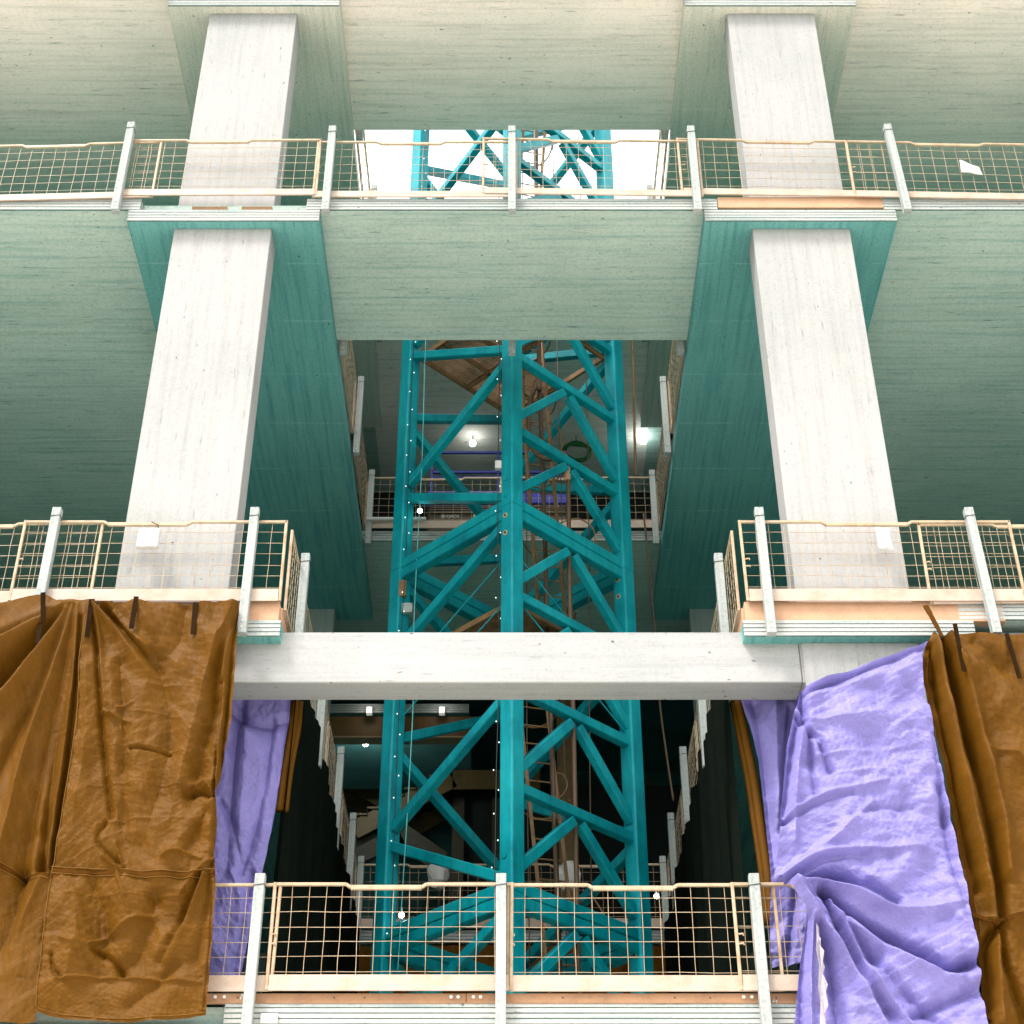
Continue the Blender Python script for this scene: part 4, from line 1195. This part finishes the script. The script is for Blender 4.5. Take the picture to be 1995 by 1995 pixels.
# --- narrow blue tarp hung behind the cross beam
fN = [([(560, 1362), (548, 1470), (520, 1650), (470, 1880)], -0.03, -0.03, 10, 8), ([(470, 1370), (455, 1480), (440, 1700)], -0.06, -0.03, 10, 12),
      ([(455, 1385), (500, 1410), (560, 1400)], -0.05, -0.02, 10, 10), ([(480, 1430), (475, 1520), (465, 1640)], 0.05, 0.03, 24, 20),
      ([(530, 1400), (520, 1500), (500, 1600), (470, 1700)], -0.03, -0.03, 8, 8), ([(430, 1560), (450, 1600), (470, 1680)], -0.03, -0.02, 6, 10),
      ([(450, 1700), (470, 1760), (460, 1850)], 0.04, 0.03, 12, 12), ([(490, 1700), (470, 1800), (455, 1890)], -0.05, -0.04, 9, 9)]
oN, onN = make_tarp('blue_tarp', [(380, 1350), (370, 1905)], [(568, 1350), (562, 1400), (548, 1490), (535, 1580), (508, 1712), (490, 1780), (468, 1905)],
    [(380, 1350), (568, 1350)], [(370, 1905), (468, 1905)], 16.72, fN + rand_creases(70, 400, 560, 1380, 1890, 0.012, 40, seed=9), M['blue'],
    'narrow shiny blue tarp hanging behind the cross beam next to the brown tarp', 160, 320, None, 0.03, 1.8, cr=(0.03, 51, None))

# --- big lilac blue tarp: part behind the beam and rail, then the knotted front sheet
fI = [([(1470, 1370), (1490, 1500), (1510, 1700)], -0.05, -0.03, 12, 10), ([(1510, 1370), (1515, 1500), (1525, 1700)], 0.04, 0.03, 14, 12),
      ([(1540, 1380), (1530, 1500), (1520, 1620)], -0.05, -0.04, 6, 7), ([(1555, 1700), (1545, 1800), (1530, 1900)], -0.05, -0.04, 8, 8)]
oI, onI = make_tarp('blue_tarp', [(1440, 1350), (1462, 1420), (1478, 1480), (1492, 1590), (1502, 1720), (1500, 1850), (1505, 1885)], [(1660, 1350), (1640, 1890)],
    [(1440, 1350), (1660, 1350)], [(1505, 1880), (1560, 1868), (1640, 1880)], 16.70, fI + rand_creases(50, 1450, 1600, 1380, 1880, 0.012, 50, (60, 120), seed=12), M['blue'],
    'blue tarp sheet hanging behind the big lilac tarp and the lowest barrier', 140, 240, None, 0.02, 2.0)
K = (1545, 1722)
fM = [
 ([(1572, 1344), (1640, 1318), (1700, 1298), (1800, 1258)], -0.05, -0.03, 6, 6), ([(1570, 1362), (1640, 1335), (1740, 1310), (1800, 1290)], 0.03, 0.02, 12, 14),
 ([(1566, 1335), (1564, 1365), (1568, 1396)], -0.10, -0.10, 9, 9),
 ([(1552, 1392), (1572, 1418), (1600, 1442)], -0.07, -0.03, 7, 8), ([(1560, 1385), (1590, 1402), (1640, 1398), (1720, 1385)], 0.04, 0.02, 9, 12),
 ([(1552, 1410), (1538, 1500), (1526, 1600)], -0.06, -0.05, 6, 8), ([(1565, 1420), (1552, 1520), (1548, 1640)], 0.05, 0.03, 7, 9), ([(1578, 1425), (1580, 1480), (1590, 1545)], -0.05, -0.03, 6, 8),
 ([(1600, 1450), (1620, 1500), (1612, 1480)], -0.05, -0.04, 6, 8),
 ([(1500, 1612), (1545, 1580), (1595, 1552), (1660, 1533), (1725, 1521)], 0.035, 0.02, 5, 6), ([(1500, 1622), (1548, 1590), (1598, 1560), (1660, 1542)], -0.035, -0.02, 5, 6),
 ([(1512, 1718), (1545, 1692), (1600, 1664), (1680, 1652), (1800, 1652)], 0.06, 0.03, 8, 8), ([(1516, 1728), (1550, 1704), (1610, 1674), (1690, 1662)], -0.05, -0.02, 6, 7),
 ([(1560, 1712), (1620, 1702), (1690, 1722), (1750, 1755)], -0.13, -0.06, 10, 12), ([(1550, 1716), (1610, 1722), (1690, 1755), (1770, 1775), (1870, 1760)], 0.12, 0.05, 10, 16),
 ([(1600, 1728), (1650, 1775), (1720, 1815), (1800, 1860), (1850, 1885), (1900, 1872)], -0.11, -0.12, 6, 14), ([(1640, 1790), (1700, 1830), (1790, 1880), (1870, 1905)], 0.05, 0.08, 10, 18),
 ([(1556, 1728), (1590, 1785), (1640, 1850), (1690, 1930), (1730, 2010)], 0.12, 0.06, 12, 16), ([(1600, 1735), (1640, 1820), (1690, 1910), (1750, 2010)], -0.10, -0.06, 6, 12),
 ([(1615, 1750), (1670, 1850), (1720, 1930), (1790, 2010)], 0.06, 0.05, 6, 14), ([(1626, 1762), (1690, 1850), (1760, 1930), (1850, 2010)], -0.07, -0.05, 6, 14),
 ([(1595, 1800), (1620, 1880), (1640, 2010)], -0.12, -0.08, 10, 16), ([(1575, 1790), (1565, 1880), (1560, 2010)], -0.05, -0.04, 6, 8), ([(1582, 1790), (1580, 1880), (1578, 2010)], 0.05, 0.05, 5, 8),
 ([(1700, 1560), (1640, 1620), (1600, 1650)], 0.03, 0.03, 8, 10), ([(1660, 1590), (1720, 1570), (1780, 1575)], -0.03, -0.02, 8, 8), ([(1830, 1530), (1850, 1640), (1880, 1760)], -0.05, -0.04, 9, 10),
 ([(1820, 1430), (1830, 1500), (1842, 1600)], -0.03, -0.04, 6, 8), ([(1870, 1790), (1900, 1830), (1910, 1900)], 0.05, 0.04, 12, 14), ([(1780, 1980), (1850, 1950), (1915, 1920)], -0.06, -0.05, 10, 12),
 ([(1590, 1470), (1680, 1462), (1760, 1452)], 0.016, 0.012, 6, 7), ([(1620, 1510), (1700, 1498), (1790, 1505)], 0.016, 0.012, 6, 7),
]
oM, onM = make_tarp('blue_tarp', [(1562, 1334), (1556, 1362), (1548, 1385), (1534, 1450), (1526, 1540), (1518, 1630), (1511, 1700), (1540, 1728), (1566, 1770), (1572, 1790), (1560, 1880), (1540, 2060)],
    [(1808, 1248), (1796, 1275), (1800, 1330), (1818, 1420), (1836, 1500), (1858, 1610), (1880, 1715), (1903, 1850), (1922, 1985), (1935, 2060)],
    [(1562, 1334), (1620, 1312), (1700, 1288), (1808, 1248)], [(1540, 2060), (1935, 2060)], 15.60,
    fM + rand_creases(90, 1570, 1850, 1420, 1700, 0.012, 60, (-25, 25), seed=15, w=(2, 4)) + rand_creases(60, 1560, 1880, 1700, 2000, 0.014, 50, (20, 80), seed=16), M['blue'],
    'big lilac blue tarp wrapped over the cross beam end and knotted over the lowest barrier', 320, 480, None, 0.04, 1.4, 1.9, cr=(0.042, 41, (80, 28)))
fl = [(1590, 1798), (1595, 1806), (1592, 1818), (1599, 1828), (1596, 1840), (1606, 1852), (1601, 1866), (1607, 1884), (1603, 1900), (1613, 1918), (1608, 1936), (1614, 1958), (1606, 1975), (1611, 2010), (1597, 2010), (1599, 1960), (1594, 1920), (1596, 1880), (1590, 1850), (1591, 1820)]
P = [at_y(a, b, 15.46 + 0.03*math.sin(i)) for i, (a, b) in enumerate(fl)]
c_ = sum(P, Vector())/len(P)
fo = link_mesh('torn_flap', [q - oM.location for q in P] + [c_ - oM.location], [(i, (i+1) % len(P), len(P)) for i in range(len(P))], M['flap'], oM)
fo['label'] = 'torn white underside of the lilac tarp'

# --- brown tarp beyond it, corner strapped up
fR = [
 ([(1838, 1240), (1860, 1330), (1890, 1440), (1925, 1580), (1945, 1700), (1950, 1780)], -0.16, -0.12, 9, 12),
 ([(1826, 1245), (1842, 1340), (1868, 1460), (1905, 1620), (1930, 1740), (1942, 1790)], 0.08, 0.09, 10, 16),
 ([(1812, 1260), (1822, 1350), (1845, 1460), (1880, 1620), (1905, 1730)], -0.08, -0.08, 6, 10),
 ([(1850, 1235), (1885, 1330), (1915, 1440), (1950, 1580), (1965, 1700)], 0.09, 0.07, 10, 16),
 ([(1870, 1245), (1930, 1360), (2010, 1480)], 0.03, 0.03, 14, 22), ([(1900, 1250), (1960, 1300), (2030, 1330)], -0.03, -0.02, 10, 14), ([(1930, 1460), (1975, 1470), (2020, 1500)], 0.03, 0.02, 5, 8),
 ([(1945, 1800), (1920, 1850), (1925, 1930), (1915, 2010)], -0.10, -0.06, 10, 14), ([(1950, 1800), (1960, 1880), (1990, 1960), (2010, 2010)], -0.10, -0.06, 9, 14), ([(1948, 1805), (1942, 1880), (1950, 2000)], 0.08, 0.07, 9, 18),
 ([(1955, 1795), (1985, 1790), (2030, 1780)], 0.05, 0.03, 8, 10), ([(1935, 1795), (1910, 1790), (1890, 1785)], 0.05, 0.03, 7, 8),
]
oR, onR = make_tarp('brown_tarp', [(1820, 1228), (1802, 1262), (1795, 1300), (1804, 1345), (1822, 1430), (1842, 1510), (1866, 1630), (1888, 1750), (1908, 1860), (1925, 1985), (1932, 2060)],
    [(2420, 1235), (2420, 2060)], [(1820, 1224), (1850, 1231), (1900, 1229), (2000, 1232), (2420, 1236)], [(1932, 2060), (2420, 2060)], YT + 0.02,
    fR + rand_creases(60, 1850, 2050, 1260, 1780, 0.012, 60, seed=21) + rand_creases(60, 1900, 2050, 1800, 2010, 0.02, 40, seed=22), M['tarp'],
    'brown tarp with deep folds strapped up by its corner beside the big lilac tarp', 220, 360, None)
ribbon(oR, onR, [(1808, 1262), (1800, 1300), (1810, 1350), (1828, 1430), (1850, 1520), (1874, 1640), (1895, 1755), (1915, 1870), (1930, 1990)], 0.05, M['seam'], 'frayed_hem', 0.012)
ribbon(oR, onR, [(1892, 1785), (1920, 1795), (1945, 1800), (1970, 1790), (2030, 1780)], 0.04, M['seam'], 'seam', 0.02)
ribbon(oR, onR, [(1892, 1780), (1920, 1790), (1945, 1795), (1970, 1785), (2030, 1775)], 0.006, M['thread'], 'stitching', 0.026)
ribbon(oR, onR, [(1812, 1270), (1806, 1300), (1815, 1350), (1833, 1430), (1855, 1520), (1879, 1640), (1900, 1755), (1920, 1870)], 0.006, M['thread'], 'stitching', 0.02)
for pix in ([(1853, 1232), (1872, 1322)], [(1960, 1236), (1986, 1322)]):
    strap(oR, onR, pix, 0.05, M['tarp_strap'], 'webbing_strap')
sp_ = [at_y(1803, 1180, yp - 0.02), at_y(1812, 1196, 15.78), at_y(1826, 1222, 15.70), at_y(1835, 1240, 15.68)]
tag(MB().bar(sp_[0], sp_[1], 0.06, 0.015, (0, 1, 0)).bar(sp_[1], sp_[2], 0.05, 0.015, (0, 1, 0)).bar(sp_[2], sp_[3], 0.04, 0.015, (0, 1, 0)).build('tie_strap', M['seam'], None, tuple(sp_[3])),
    'brown webbing strap tying the tarp corner to the second ledge barrier', 'strap')

# --- dark drapes along both sides of the opening below the second floor, and one across its rear
def drape(name, p0, p1, z0, z1, mat, label, amp=0.10, n=160, nv=26, seed=0, cut=None):
    p0, p1 = Vector(p0), Vector(p1); L = (p1 - p0).length; d = (p1 - p0)/L; s = Vector((-d.y, d.x, 0))
    r = random.Random(seed); ph = [r.uniform(0, 6.28) for _ in range(6)]
    vs = []; fs = []
    for i in range(nv + 1):
        t = i/nv
        for k in range(n + 1):
            x = L*k/n
            a = amp*(0.35 + 0.65*t)
            h = a*(0.5*math.sin(x*5.1 + ph[0] + 0.5*math.sin(t*2)) + 0.35*math.sin(x*11.7 + ph[1] + t) + 0.25*math.sin(x*23 + ph[2] - t*2))
            zt = z1 - (0.05*abs(math.sin(x*2.2 + ph[3])))
            vs.append(p0 + d*x + s*h + Vector((0, 0, zt + (z0 - zt)*t)))
    for i in range(nv):
        for k in range(n):
            a = i*(n+1)+k; fs.append((a, a+n+1, a+n+2, a+1))
    base = Vector((p0.x, p0.y, z0))
    o = link_mesh(name, [v - Vector((0, 0, 0)) for v in vs], fs, mat, None, tuple(base), smooth=True)
    return tag(o, label, 'drape')
drape('dark_drape', (-2.50, 16.75, 0), (-2.50, 25.9, 0), F1 + 0.02, F2 - 0.05, M['net'], 'dark pleated drape along the crane opening beside the narrow blue tarp', 0.13, 260, 24, 1)
drape('dark_drape', (2.50, 16.75, 0), (2.50, 25.9, 0), F1 + 0.02, F2 - 0.05, M['net'], 'dark pleated drape along the crane opening beside the big lilac tarp', 0.13, 260, 24, 2)
drape('rear_tarp', (-2.7, 26.05, 0), (2.7, 26.05, 0), F1 + 0.02, F2 - ST - 0.02, M['tarp'], 'shaded brown tarp across the rear of the crane opening behind the tower', 0.16, 200, 24, 3)
# brown edging strips where the side drapes meet the blue tarps
for sx, lb in ((-1, 'brown strip of folded tarp hanging between the narrow blue tarp and the dark drape'), (1, 'brown strip of folded tarp hanging between the lilac tarp and the dark drape')):
    pix = [(575, 1366), (570, 1420), (555, 1500), (545, 1580)] if sx < 0 else [(1437, 1366), (1452, 1440), (1468, 1520), (1480, 1600), (1495, 1700), (1505, 1800)]
    pts = spline([at_y(a, b, 16.85) for a, b in pix], 6)
    m = MB()
    m.tube(pts, 0.055, 8); m.tube([q + Vector((-sx*0.06, 0.02, 0)) for q in pts], 0.035, 8)
    tag(m.build('tarp_strip', M['tarp'], None, tuple(pts[-1]), smooth=True), lb, 'tarp')
